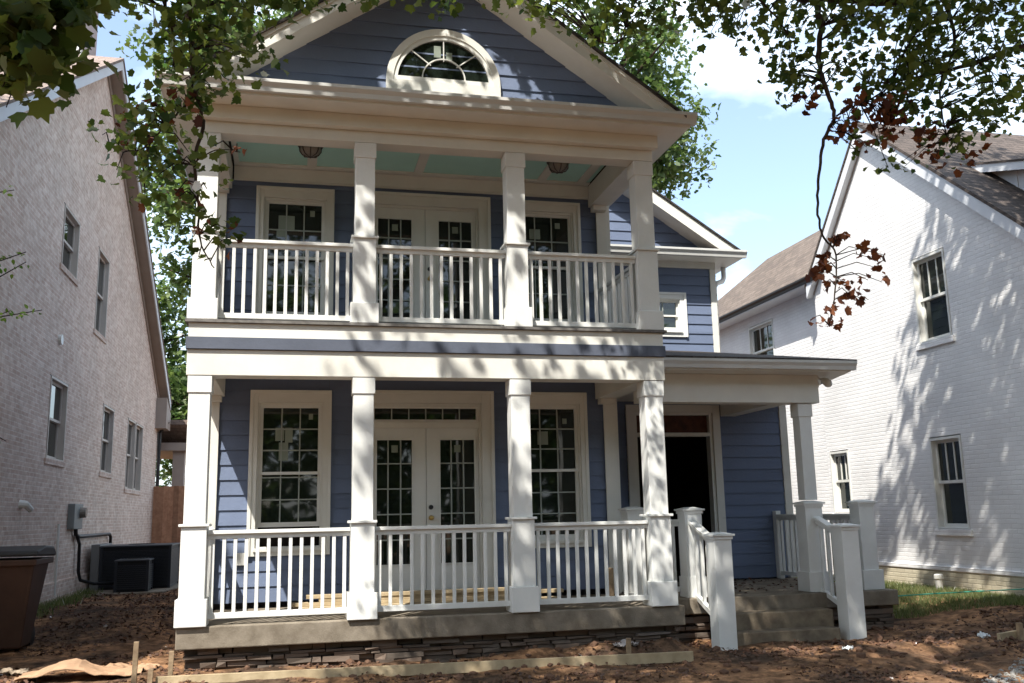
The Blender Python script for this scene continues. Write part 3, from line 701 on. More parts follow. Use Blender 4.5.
# lumber and odds and ends on the porch
def plank(x0, x1, y, z, w, h, rz, label, m=PINE, cat='board', name='lumber_board', group='boards stacked on the porch floor'):
    q = MB(); q.box(-(x1-x0)/2, (x1-x0)/2, -w/2, w/2, 0, h); o = q.build(name, m, None, .002)
    o.location = ((x0+x1)/2, y, z); o.rotation_euler = (0, 0, rz); return tag(o, label, cat, group)
zf = .485
plank(.02, 2.95, 11.40, zf, .14, .038, .0, 'bottom pine board of the porch stack, lying on the floor nearest the house wall')
plank(.10, 3.10, 11.22, zf, .14, .038, .01, 'long pine board lying on the porch floor nearest the railing')
plank(.00, 2.80, 11.32, zf+.04, .14, .038, -.01, 'pine board in the second layer of the porch stack')
plank(.30, 3.20, 11.36, zf+.08, .14, .038, .01, 'pine board in the third layer of the porch stack reaching furthest to the right')
plank(.16, 2.70, 11.34, zf+.12, .14, .038, .0, 'topmost pine board of the porch stack')
q = MB(); q.box(-.04, .04, -.045, .045, 0, .36); o = q.build('wood_post', OLDPINE, None, .003); o.location = (3.70, 11.05, zf); tag(o, 'short stub of timber standing upright on the porch floor behind the railing', 'post')
q = MB(); q.box(-.05, .05, -.04, .04, 0, .09); o = q.build('wood_block', VINYL, None, .003); o.location = (3.86, 10.75, zf); o.rotation_euler = (0, 0, .3); tag(o, 'small white block on the porch floor near the right corner column', 'block')

# ------------------------------------------------------------------ left: whitewashed brick house
B = empty('brick_house', (-4.0, 19.5, 0), 'tall whitewashed tan brick house with steep gable beside the driveway strip', 'house')
from mathutils.geometry import tessellate_polygon
def holed(poly, holes, P, depth, nrm_axis, m, thick=.12):
    """flat wall polygon (2D) with rectangular holes; P maps (u,v,n)->xyz; adds the reveals of each hole"""
    loops = [[Vector((a, b_, 0)) for a, b_ in poly]] + [[Vector((h[0], h[2], 0)), Vector((h[0], h[3], 0)), Vector((h[1], h[3], 0)), Vector((h[1], h[2], 0))] for h in holes]
    flat = [v for l in loops for v in l]; base = len(m.v)
    m.v += [P(v.x, v.y, 0) for v in flat]
    for t in tessellate_polygon(loops): m.f.append(tuple(base+i for i in t))
    for h in holes:
        c = [(h[0], h[2]), (h[1], h[2]), (h[1], h[3]), (h[0], h[3])]
        for i in range(4):
            a, b_ = c[i], c[(i+1) % 4]; m.poly([P(*a, 0), P(*b_, 0), P(*b_, -thick), P(*a, -thick)])
LX = -4.0
lw = [(17.05, 18.28, 5.87, 7.0), (20.05, 21.2, 5.31, 7.07), (16.9, 18.15, 2.53, 3.95), (21.43, 22.7, 2.52, 4.0), (24.55, 26.95, 2.26, 4.02)]
m = MB()
YB0, YB1 = 9.4, 29.7; ry = lambda y: 10.86-.585*abs(y-19.9)
holed([(YB0, -.2), (YB1, -.2), (YB1, ry(YB1)), (19.9, ry(19.9)), (YB0, ry(YB0))], lw, lambda u, v, n: (LX+n, u, v), .12, 0, m)
m.build('brick_wall', BRICK, B, recalc=False)
m = MB(); m.poly([(LX, YB0, -.2), (-14, YB0, -.2), (-14, YB0, 4.7), (LX, YB0, 4.7)]); m.poly([(LX, YB1, -.2), (-14, YB1, -.2), (-14, YB1, 4.7), (LX, YB1, 4.7)]); m.poly([(-14, YB0, -.2), (-14, YB1, -.2), (-14, YB1, 4.7), (-14, 19.6, 10.6), (-14, YB0, 4.7)]); m.build('brick_wall', BRICKX, B, recalc=False)
MB().box(LX-.02, LX+.035, YB0, YB1+.02, -.2, .52).build('water_table', BRICK, B)
fL = Fright(LX)
for i, h in enumerate(lw):
    if i == 4:
        mm_ = (h[0]+h[1])/2; b = MB(); b.box(*fL(mm_-.06, mm_+.06, h[2], h[3], -.12, -.03)); b.build('mullion', TAUPEW, B)
        window(B, fL, h[0]+.02, mm_-.06, h[2]+.05, h[3], 0, TAUPEW, TAUPEW, (1, 1), 1, n=-.10, sill=False); window(B, fL, mm_+.06, h[1]-.02, h[2]+.05, h[3], 0, TAUPEW, TAUPEW, (1, 1), 1, n=-.10, sill=False)
    else: window(B, fL, h[0]+.02, h[1]-.02, h[2]+.05, h[3], 0, TAUPEW, TAUPEW, (1, 1), 1, n=-.10, sill=False)
    b = MB()
    k = int((h[1]-h[0]+.16)/.068)
    for j in range(k): u = h[0]-.08+j*.068; b.box(*fL(u+.003, u+.063, h[2]-.05, h[2]+.05, -.10, .03))
    b.build('brick_sill', BRICK, B)
    MB().box(*fL(h[0]-.05, h[1]+.05, h[3]-.004, h[3]+.012, -.11, .004)).build('lintel', BLACK, B)
# roof with rake boards
rt = lambda y: 11.15-.585*abs(y-19.8)
m = MB(); XO = -3.70
m.prism([(19.8, 11.15), (8.75, rt(8.75)), (8.75, rt(8.75)-.05), (19.8, 11.09), (30.2, rt(30.2)-.05), (30.2, rt(30.2))], 0, XO+.02, -14.3); m.build('roof', SH_PINK, B)
def lrake(m, x0, x1, d0, d1, ya=8.8, yb=30.15):
    m.prism([(19.8, 11.15-d0), (ya, rt(ya)-d0), (ya, rt(ya)-d1), (19.8, 11.15-d1)], 0, x0, x1); m.prism([(19.8, 11.15-d0), (yb, rt(yb)-d0), (yb, rt(yb)-d1), (19.8, 11.15-d1)], 0, x0, x1)
m = MB(); lrake(m, XO, XO-.03, .06, .27); m.build('rake_board', WTRIM, B, .003)
m = MB(); lrake(m, XO-.032, LX+.005, .22, .25); m.build('rake_soffit', TAUPE, B)
m = MB(); m.box(LX+.002, LX+.03, 9.5, 29.6, 0, 0.001)
m = MB(); lrake(m, LX+.032, LX+.003, .25, .42, 9.4, 29.7); m.build('frieze_board', TAUPE, B)
# eave return at the rear corner
m = MB(); m.prism([(29.2, 4.20), (30.2, 4.20), (30.2, 4.72), (29.2, 5.1)], 0, LX-.1, XO-.002); m.build('eave_return', TAUPE, B, .004)
# chimney
m = MB(); m.box(-7.2, -4.75, 20.6, 22.2, 9.6, 14.2); ch = m.build('chimney', mat('chimney_stucco', (.50, .42, .40), .8, .2, .1), B)
m = MB(); m.box(-4.90, -4.73, 20.58, 20.70, 9.6, 14.2); m.box(-4.76, -4.72, 20.58, 20.72, 9.6, 14.2); m.build('corner_trim', TRIM, ch)
m = MB(); m.box(-7.25, -4.70, 20.55, 22.25, 14.2, 14.35); m.build('chimney_cap', BLACK, ch)
# service meter, conduit, vents
m = MB(); m.box(LX, LX+.12, 18.75, 19.45, 1.40, 1.86); mt = m.build('meter_box', mat('grey_meter_box', (.22, .24, .24), .5, .4, .1), B, .01)
m = MB(); m.tube([(LX+.12, 19.25, 1.70), (LX+.22, 19.25, 1.70)], [.10, .09], 14); m.build('meter', LAMPG, mt)
m = MB(); m.tube([(LX+.06, 19.2, 1.42), (LX+.06, 19.25, 1.30), (LX+.06, 19.5, 1.26), (LX+.06, 22.6, 1.26), (LX+.06, 22.75, 1.2), (LX+.06, 22.8, .6)], .035, 8)
m.tube([(LX+.07, 19.3, 1.28), (LX+.07, 19.55, 1.12), (LX+.07, 19.6, .6), (LX+.10, 19.65, .45), (LX+.3, 19.9, .36), (LX+.7, 20.2, .34)], .032, 8); m.build('conduit', BLACK, B, smooth=True)
m = MB(); m.tube([(LX+.04, 17.95, 1.5), (LX+.04, 17.95, .3)], .022, 8); m.build('drain_pipe', VINYL, B)
m = MB(); m.tube([(LX, 15.6, 1.80), (LX+.08, 15.6, 1.80), (LX+.13, 15.7, 1.72)], [.07, .06, .05], 10); m.build('dryer_vent', VINYL, B)
m = MB(); m.tube([(LX, 17.3, 4.63), (LX+.05, 17.3, 4.63)], .09, 14); m.build('wall_vent', VINYL, B)
m = MB(); m.tube([(LX+.1, 29.75, 4.55), (LX+.28, 29.75, 4.42), (LX+.06, 29.75, 4.1), (LX+.06, 29.75, .2)], .05, 8); m.build('downspout', BLACK, B)
# rear porch
m = MB(); m.prism([(30.2, 4.55), (34.5, 4.0), (34.5, 3.85), (30.2, 4.4)], 0, -5.5, -2.9); rp = m.build('rear_porch_roof', SH_PINK, B)
m = MB(); m.box(-5.4, -3.0, 30.25, 34.4, 3.62, 3.86); m.build('porch_beam', TAUPE, rp)
m = MB(); m.box(-3.62, -3.28, 30.4, 30.75, .1, 3.62); m.build('porch_post', TAUPE, rp)

# fence between the houses: boards
fe = empty('board_fence', (-2.5, 29.3, 0), 'reddish cedar board privacy fence closing the gap between the brick and blue houses', 'fence')
m = MB(); x = -3.98
while x < -1.15:
    w = .14; h = 2.52+random.uniform(-.02, .02); y = 29.3+random.uniform(-.004, .004); m.box(x, x+w-.002, y, y+.02, .1, h); x += w
m.build('fence_board', CEDAR, fe)
m = MB(); m.box(-3.98, -1.15, 29.322, 29.36, .5, .6); m.box(-3.98, -1.15, 29.322, 29.36, 2.1, 2.2); m.build('rail', CEDAR, fe)
for x in (-3.9, -1.4): MB().box(x, x+.09, 29.362, 29.45, .1, 2.5).build('fence_post', CEDAR, fe)

# air conditioners on a pad
o = MB().hexa([(-3.95, 19.3, .05), (-2.4, 19.5, .05), (-2.0, 22.4, .05), (-3.9, 22.4, .05), (-3.95, 19.3, .20), (-2.4, 19.5, .20), (-2.0, 22.4, .20), (-3.9, 22.4, .20)]).build('concrete_pad', CONC, None, .01); structure(o)
def ac(x0, x1, y0, y1, z0, z1, label, name, cat, slats, group=None):
    e_ = empty(name, ((x0+x1)/2, (y0+y1)/2, z0), label, cat, group)
    MB().box(x0+.02, x1-.02, y0+.02, y1-.02, z0, z1-.03).build('coil_core', mat('black_coil', (.008, .009, .012), .6), e_)
    m = MB()
    for a, b_ in ((x0, y0), (x1-.05, y0), (x0, y1-.05), (x1-.05, y1-.05)): m.box(a, a+.05, b_, b_+.05, z0, z1-.03)
    n = slats
    for k in range(n):
        z = z0+.05+(z1-z0-.14)*k/n
        m.box(x0+.05, x1-.05, y0, y0+.018, z, z+(z1-z0)/n*.45); m.box(x1-.018, x1, y0+.05, y1-.05, z, z+(z1-z0)/n*.45); m.box(x0, x0+.018, y0+.05, y1-.05, z, z+(z1-z0)/n*.45)
    m.build('louver_panel', mat('dark_cabinet', (.022, .026, .035), .5, .4, .1), e_)
    MB().box(x0-.01, x1+.01, y0-.01, y1+.01, z1-.03, z1).build('top_cover', mat('cabinet_top', (.06, .065, .075), .45, .4), e_, .01)
    m = MB(); c = ((x0+x1)/2, (y0+y1)/2)
    for r in (.08, .14, .20, .26):
        if r < min(x1-x0, y1-y0)/2: m.tube([(c[0]+r*cos(2*pi*k/20), c[1]+r*sin(2*pi*k/20), z1+.012) for k in range(21)], .005, 5)
    m.build('fan_guard', BLACK, e_); return e_
big_ac = ac(-3.72, -2.38, 20.45, 21.9, .20, 1.05, 'large dark equipment cabinet against the brick house, the taller of the two', 'air_conditioner', 'air conditioner', 26, 'air conditioners by the brick house')
ac(-3.30, -2.68, 19.62, 20.25, .20, .80, 'small louvered dark air conditioner standing in front of the large cabinet', 'air_conditioner', 'air conditioner', 12, 'air conditioners by the brick house')

MB().box(-3.90, -3.735, 20.5, 21.8, .20, 1.08).build('side_panel', mat('grey_side_panel', (.20, .20, .20), .5, .4, .1), big_ac, .01)
# trash bin
tb = empty('trash_bin', (-3.15, 12.6, .05), 'brown wheeled trash bin with dark lid beside the brick house', 'trash bin')
BIN = mat('brown_bin_plastic', (.085, .047, .034), .55, .35, .2, 3, .15, 20)
m = MB(); z0, z1 = .08, 1.08; a0, a1 = .17, .30
m.hexa([(-3.24-a0, 12.4, z0), (-3.24+a0, 12.4, z0), (-3.24+a0, 12.85, z0), (-3.24-a0, 12.85, z0), (-3.24-a1, 12.25, z1), (-3.24+a1, 12.25, z1), (-3.24+a1, 13.0, z1), (-3.24-a1, 13.0, z1)]); m.build('body', BIN, tb, .03)
m = MB(); m.box(-3.24-a1-.03, -3.24+a1+.03, 12.21, 13.05, z1-.05, z1+.02); m.build('rim', BIN, tb, .01)
m = MB()
m.prism([(12.20, z1+.06), (12.22, z1+.12), (12.6, z1+.17), (13.0, z1+.15), (13.12, z1+.08), (13.12, z1+.03)], 0, -3.24-a1-.04, -3.24+a1+.04); m.build('lid', mat('dark_bin_lid', (.03, .032, .036), .5, .4, .1), tb, .02)
for x in (-3.24-.17, -3.24+.14): MB().tube([(x-.03, 12.93, .17), (x+.03, 12.93, .17)], .12, 20).build('wheel', BLACK, tb)
MB().tube([(-3.46, 13.1, z1-.02), (-3.0, 13.1, z1-.02)], .018, 8).build('handle', BLACK, tb)

# ------------------------------------------------------------------ right: white painted brick house
R_ = empty('brick_house', (10, 13, 0), 'white painted brick house with brown shingled roof and dormer at the right edge', 'house')
RX = 10.0; PKY, PKZ = 14.34, 8.41; rp_ = lambda y: PKZ-.843*(PKY-y) if y < PKY else PKZ-1.165*(y-PKY)
YR0, YR1 = 7.0, 16.42
rw = [(12.57, 13.38, 4.06, 5.55), (12.63, 13.36, 1.06, 2.58), (15.95, 16.2, 1.36, 2.56)]
rw = [(12.57, 13.38, 4.06, 5.55), (12.63, 13.38, 1.08, 2.58), (15.70, 16.34, 1.34, 2.56)]
m = MB(); zc = .56
wp_ = lambda y: rp_(y)-.18
holed([(YR0, zc), (YR1, zc), (YR1, wp_(YR1)), (PKY, wp_(PKY)), (YR0, wp_(YR0))], rw, lambda u, v, n: (RX-n, u, v), .12, 0, m)
m.build('brick_wall', WBRICK, R_, recalc=False)
m = MB(); m.poly([(RX, YR0, -.2), (20, YR0, -.2), (20, YR0, 2.2), (RX, YR0, 2.2)]); m.poly([(RX, YR1, -.2), (20, YR1, -.2), (20, YR1, 5.6), (RX, YR1, 5.6)]); m.build('brick_wall', WBRICKX, R_, recalc=False)
MB().box(RX-.03, RX+.05, YR0, YR1+.02, -.3, zc-.07).build('foundation', CBRICK, R_)
MB().box(RX-.045, RX+.05, YR0, YR1+.03, zc-.07, zc).build('water_table', WBRICK, R_, .01)
fR = Fleft(RX)
def wbwin(h, fr, sill=True):
    w_ = window(R_, fr, h[0]+.005, h[1]-.005, h[2]+.06, h[3]-.02, 0, VINYL, VINYL, (1, 1), 1, n=-.09, sill=False, mid=h[2]+.06+(h[3]-h[2])*.48)
    # upright muntins in the upper sash only
    u0, u1 = h[0]+.09, h[1]-.09
    for k in (1, 2):
        u = u0+(u1-u0)*k/3; b = MB(); b.box(*fr(u-.011, u+.011, h[2]+.06+(h[3]-h[2])*.48+.03, h[3]-.10, -.082, -.066)); b.build('muntin', VINYL, w_)
    MB().box(*fr(h[0]-.05, h[1]+.05, h[2]-.05, h[2]+.05, -.12, .04)).build('window_sill', WBRICK, R_, .006)
for h in rw: wbwin(h, fR)
# rear wing set back a little
XW = 10.25
w3 = [(18.6, 19.75, 4.35, 5.66)]
m = MB(); holed([(YR1, -.2), (24, -.2), (24, 5.95), (YR1, 5.95)], w3, lambda u, v, n: (XW-n, u, v), .12, 0, m); m.build('brick_wall', WBRICK, R_, recalc=False)
for h in w3: wbwin(h, Fleft(XW))
m = MB(); a = 9.85
m.poly([(a, 16.0, 6.02), (11.6, 16.0, 7.75), (11.6, 21.1, 7.75), (a, 23.6, 6.02)]); m.poly([(a, 16.0, 5.98), (11.6, 16.0, 7.71), (11.6, 21.1, 7.71), (a, 23.6, 5.98)]); m.poly([(11.6, 16, 7.75), (13.4, 16, 6.0), (13.4, 23.6, 6.0), (11.6, 21.1, 7.75)]); m.poly([(a, 23.6, 6.02), (11.6, 21.1, 7.75), (13.4, 23.6, 6.0)])
m.build('wing_roof', SH_BRNY, R_, recalc=False)
m = MB(); m.box(9.86, 10.26, 16.37, 24, 5.88, 5.90); m.box(9.93, 9.97, 16.37, 24, 5.90, 5.96); m.build('wing_soffit', WTRIM, R_)
MB().prism([(9.92+a_, 5.90+b_) for a_, b_ in prof], 1, 16.2, 24).build('gutter', BLACK, R_)
# roof
m = MB(); XO2 = 9.87
m.prism([(PKY, PKZ), (YR0-.5, rp_(YR0-.5)), (YR0-.5, rp_(YR0-.5)-.06), (PKY, PKZ-.065)], 0, XO2-.02, 22); m.prism([(PKY, PKZ+.001), (16.52, rp_(16.52)), (16.52, rp_(16.52)-.06), (PKY, PKZ-.064)], 0, XO2-.02, 22)
m.build('roof', SH_BRN, R_)
def rrake(m, x0, x1, d0, d1, ya=YR0-.5, yb=16.5):
    m.prism([(PKY, PKZ-d0), (ya, rp_(ya)-d0), (ya, rp_(ya)-d1), (PKY, PKZ-d1)], 0, x0, x1); m.prism([(PKY, PKZ-d0), (yb, rp_(yb)-d0), (yb, rp_(yb)-d1), (PKY, PKZ-d1)], 0, x0, x1)
m = MB(); rrake(m, XO2, XO2+.03, .062, .30); m.build('rake_board', WTRIM, R_, .003)
m = MB(); rrake(m, XO2+.032, RX+.02, .26, .29); m.build('rake_soffit', WTRIM, R_)
m = MB(); rrake(m, RX-.02, RX-.003, .29, .33, YR0, YR1); m.build('frieze_board', TAUPE, R_)
# dormer
dz = lambda y: 6.99-.315*(12.6-y)
m = MB(); m.prism([(12.75, dz(12.75)), (10.4, dz(10.4)), (10.4, dz(10.4)-.14), (12.6, dz(12.6)-.15)], 0, 10.72, 10.76); m.prism([(10.4, dz(10.4)-.0), (10.43, dz(10.4)), (10.43, dz(10.4)-.14), (10.4, dz(10.4)-.14)], 0, 10.76, 14.2); dm = m.build('dormer', WTRIM, R_)
m = MB(); m.prism([(13.1, dz(13.1)+.02), (10.36, dz(10.36)+.02), (10.36, dz(10.36)-.01), (13.1, dz(13.1)-.01)], 0, 10.70, 14.3); m.build('dormer_roof', SH_BRN, dm)
m = MB(); m.prism([(12.5, dz(12.5)-.12), (10.8, dz(10.8)-.12), (10.8, rp_(10.8)-.05), (12.3, rp_(12.3)-.05)], 0, 10.95, 14.0)
for y in (11.1, 11.5, 11.9): m.box(10.935, 10.949, y, y+.05, rp_(y)+.0, dz(y)-.13)
m.build('cheek_wall', WTRIM, dm)
# cleanout pipe by the foundation
vp = empty('vent_pipe', (9.75, 13.15, .2), 'short white plastic vent pipe standing in the grass against the white brick house', 'pipe')
m = MB(); m.tube([(9.75, 13.15, .15), (9.75, 13.15, .40)], .055, 14); m.build('pipe', VINYL, vp); MB().tube([(9.75, 13.15, .385), (9.75, 13.15, .44), (9.75, 13.15, .455)], [.07, .07, .05], 14).build('pipe_cap', VINYL, vp)

# ------------------------------------------------------------------ yard clutter
def bar(name, a, b_, w, h, m, label, cat, group=None):
    a = Vector(a); b_ = Vector(b_); c = (a+b_)/2; q = MB().beam(a-c, b_-c, w, h); o = q.build(name, m, None, .002); o.location = c; return tag(o, label, cat, group)
bar('form_board', (-1.22, 9.72, .03), (3.97, 9.30, .05), .038, .10, PINE, 'long pale form board on edge along the dirt in front of the blue house porch', 'board')
for x, y, z0, z1, l in ((-1.42, 9.75, -.1, .40, 'tall wooden stake at the far left near the crumpled cardboard'), (-1.13, 10.0, -.1, .27, 'wooden stake left of the porch corner, second from the left'), (-1.27, 9.66, -.1, .16, 'low stub of a stake touching the left end of the form board'), (3.33, 9.44, -.1, .24, 'short wooden stake behind the right end of the long form board')):
    bar('wood_stake', (x, y, z0), (x+.01, y, z1), .045, .035, OLDPINE, l, 'stake', 'stakes beside the form board')
bar('form_board', (7.45, 9.15, .06), (9.5, 9.85, .10), .038, .13, PINE, 'pale form board on edge in the dirt at the right edge of the photo', 'board')
bar('wood_stake', (7.75, 9.18, -.1), (7.75, 9.18, .22), .05, .05, OLDPINE, 'weathered stake in front of the board at the right edge', 'stake')
# crumpled cardboard
def sheet(cx, cy, w, d, seed, m, label, name, cat, amp=.16, rot=.2):
    q = MB(); nx, ny = 22, 10; rnd = random.Random(seed)
    for j in range(ny+1):
        for i in range(nx+1):
            u, v = i/nx-.5, j/ny-.5
            x = u*w; y = v*d*(1-.5*abs(u)); z = amp*(.5+.5*math.cos(u*7.5+seed))*(1-.7*abs(v))*max(0, 1-1.6*abs(u)) + .035*noise.noise(Vector((u*9, v*7, seed))) + .03
            X = cx+x*cos(rot)-y*sin(rot); Y = cy+x*sin(rot)+y*cos(rot)
            q.v.append((X-cx, Y-cy, max(z, .015)))
    for j in range(ny):
        for i in range(nx): a = j*(nx+1)+i; q.f.append((a, a+1, a+nx+2, a+nx+1))
    o = q.build(name, m, None, recalc=False); o.location = (cx, cy, gh(cx, cy)); s_ = o.modifiers.new('solid', 'SOLIDIFY'); s_.thickness = .006
    return tag(o, label, cat)
CARD = mat('damp_cardboard', (.42, .27, .17), .85, .2, .3, 5)
sheet(-2.02, 10.5, 1.15, .55, 1.0, CARD, 'large crumpled brown cardboard sheet on the lit dirt left of the porch', 'cardboard_sheet', 'cardboard', .17, .05)
sheet(-1.62, 10.75, .55, .35, 3.1, CARD, 'small torn brown cardboard piece behind the large crumpled sheet', 'cardboard_sheet', 'cardboard', .10, -.3)
sheet(-2.78, 11.0, .3, .2, 2.0, mat('tan_paper', (.34, .27, .20), .8), 'scrap of tan paper on the dirt near the trash bin', 'paper_scrap', 'paper', .06)
WH = mat('white_scrap', (.7, .74, .76), .7, .3, .1)
sheet(7.35, 9.25, .13, .10, 1.5, WH, 'white paper scrap in the red dirt right of the steps', 'paper_scrap', 'paper', .05)
sheet(7.55, 8.65, .14, .06, 2.5, WH, 'pale torn scrap on the dirt nearer the gravel', 'paper_scrap', 'paper', .03)
sheet(5.75, 9.35, .12, .05, 4.5, WH, 'small pale blue scrap on the dirt in front of the steps', 'paper_scrap', 'paper', .02)
sheet(3.45, 9.85, .25, .16, 6.0, mat('pale_stone_scrap', (.36, .33, .32), .8), 'flat grey piece of torn bag on the dirt by the porch footing', 'bag_scrap', 'bag', .05)
# string line over the grass
m = MB(); m.tube([(7.9+.6*k, 11.7-.02*k*k*.3, .30+.012*k*k*.2+.01*math.sin(k)) for k in range(8)], .008, 6); o = m.build('garden_string', mat('green_string', (.04, .35, .26), .5), None); tag(o, 'thin green string stretched over the grass by the white house', 'string')

# litter: leaves, clods, gravel
def scatter(n, x0, x1, y0, y1, size, shape, m, name, lift=.012, tilt=.5, keep=None, dens=None):
    P = np.stack([RNG.uniform(x0, x1, n), RNG.uniform(y0, y1, n), np.zeros(n)], 1)
    if keep is not None: P = P[keep(P[:, 0], P[:, 1])]
    P[:, 2] = [gh(x, y)+lift*random.random() for x, y in P[:, :2]]
    s = RNG.uniform(size[0], size[1], len(P)); V = leafpolys(len(P), P, s, tilt, shape); o = npmesh(name, V, len(shape), m)
    return tag(o, kind='stuff')
LIT = island_mat('dead_leaf_litter', [(.12, .055, .03), (.27, .14, .075), (.46, .29, .17), (.18, .095, .055), (.50, .40, .30), (.10, .065, .05)], .8)
clear = lambda x, y: ~((x > -1.1) & (x < 4.2) & (y > 10.05)) & ~((x > 4.2) & (x < 7.5) & (y > 10.7)) & ~((x > 4.8) & (x < 6.45) & (y > 10.1)) & (x > -3.95) & (x < 9.95)
clumpy = lambda x, y: np.array([noise.noise(Vector((a*1.3, b_*1.3, 9))) > RNG.uniform(-.18, .34) for a, b_ in zip(x, y)])
o = scatter(44000, -4, 9.9, 7.4, 13.0, (.02, .06), OAK, LIT, 'leaf_litter', keep=lambda x, y: clear(x, y) & clumpy(x, y) & ((x < 7.8) | (y < 11.2))); o['label'] = 'dead brown leaves and twigs strewn over the dirt'; o['category'] = 'leaf litter'
o = scatter(4000, -3.9, -1.1, 13.0, 20, (.03, .07), OAK, LIT, 'leaf_litter', keep=clear); o['label'] = 'dead leaves between the brick house and the blue house'; o['category'] = 'leaf litter'
# leaves blown on the porch floor
P = np.stack([RNG.uniform(4.3, 7.2, 260), RNG.uniform(11.0, 13.1, 260), np.full(260, .487)], 1); P[:, 2] += RNG.uniform(0, .01, 260)
o = npmesh('leaf_litter', leafpolys(260, P, RNG.uniform(.03, .06, 260), .25, OAK), len(OAK), LIT); tag(o, 'dead leaves blown over the entry porch floor', 'leaf litter', kind='stuff')
# clods
def clods(n, f_, size, m, name, label, cat):
    V = []; FF = []
    ico = [(0,0,1),(.894,0,.447),(.276,.851,.447),(-.724,.526,.447),(-.724,-.526,.447),(.276,-.851,.447),(.724,.526,-.447),(-.276,.851,-.447),(-.894,0,-.447),(-.276,-.851,-.447),(.724,-.526,-.447),(0,0,-1)]
    fc = [(0,1,2),(0,2,3),(0,3,4),(0,4,5),(0,5,1),(1,6,2),(2,7,3),(3,8,4),(4,9,5),(5,10,1),(6,7,2),(7,8,3),(8,9,4),(9,10,5),(10,6,1),(11,7,6),(11,8,7),(11,9,8),(11,10,9),(11,6,10)]
    for _ in range(n):
        x, y = f_(); s = random.uniform(*size)*(random.random()**1.5+.35); z = gh(x, y)+s*.2; b0 = len(V)
        sx, sy, sz = s*random.uniform(.7, 1.4), s*random.uniform(.7, 1.3), s*random.uniform(.5, .9)
        for a, b_, c in ico:
            k = random.uniform(.75, 1.2); V.append((x+a*sx*k, y+b_*sy*k, z+c*sz*k))
        FF += [tuple(b0+i for i in t) for t in fc]
    q = MB(); q.v = V; q.f = FF; o = q.build(name, m, None, recalc=False); return tag(o, label, cat, kind='stuff')
CLAY = island_mat('clay_clods', [(.10, .055, .035), (.25, .13, .075), (.36, .20, .12), (.15, .085, .055)], .95)
def rp1():
    while True:
        x, y = random.uniform(-1.8, 9.0), random.uniform(8.6, 10.9)
        if bool(clear(np.array([x]), np.array([y]))[0]): return x, y
clods(900, rp1, (.012, .05), CLAY, 'clay_clods', 'loose red clay clods in front of the porch', 'clay clods')
def rp2(): 
    while True:
        x, y = random.uniform(4.2, 9.5), random.uniform(6.6, 8.9)
        if y < 7.55+.75*(x-5.9)-.1*random.random() and y > 6.8+.5*(x-5.6)-1: return x, y
clods(5200, rp2, (.010, .022), island_mat('gravel_stones', [(.26, .25, .23), (.45, .43, .40), (.6, .58, .54), (.34, .32, .29)], .85), 'gravel', 'pale loose gravel at the bottom right corner', 'gravel')
# grass
n = 42000
gx = RNG.uniform(7.5, 9.97, n); gy = RNG.uniform(10.4, 19, n)
k = np.array([noise.noise(Vector((a*1.1, b_*1.1, 4)))*.5 for a, b_ in zip(gx, gy)])
keep = (gy > 11.35-.5*(gx-8.2)+k) & ((gx > 7.6) | (gy > 13)); gx, gy = gx[keep], gy[keep]; n = len(gx)
P = np.stack([gx, gy, [gh(a, b_)-.01 for a, b_ in zip(gx, gy)]], 1)
an = RNG.uniform(0, 2*pi, n); hh = RNG.uniform(.04, .11, n); ww_ = .006; ln = RNG.normal(size=(n, 2))*.35
side = np.stack([np.cos(an), np.sin(an), 0*an], 1)*ww_
tip = P+np.stack([ln[:, 0]*hh, ln[:, 1]*hh, hh], 1)
V = np.stack([P-side, P+side, tip], 1).reshape(-1, 3)
o = npmesh('grass', V, 3, island_mat('lawn_grass', [(.05, .095, .025), (.085, .14, .04), (.16, .19, .065), (.065, .11, .03), (.22, .22, .10)], .6, .3)); tag(o, 'short patchy lawn strip along the white brick house', 'grass', kind='stuff')
# weeds along the brick wall
n = 1700; wy = RNG.uniform(13.5, 20, n); wx = -3.9+np.abs(RNG.normal(size=n))*.16
P = np.stack([wx, wy, [gh(a, b_) for a, b_ in zip(wx, wy)]], 1); an = RNG.uniform(0, 2*pi, n); hh = RNG.uniform(.05, .16, n); side = np.stack([np.cos(an), np.sin(an), 0*an], 1)*.008
tip = P+np.stack([RNG.normal(size=n)*.4*hh, RNG.normal(size=n)*.4*hh, hh], 1)
o = npmesh('weeds', np.stack([P-side, P+side, tip], 1).reshape(-1, 3), 3, bpy.data.materials['lawn_grass']); tag(o, 'low green weeds along the foot of the brick house wall', 'weeds', kind='stuff')

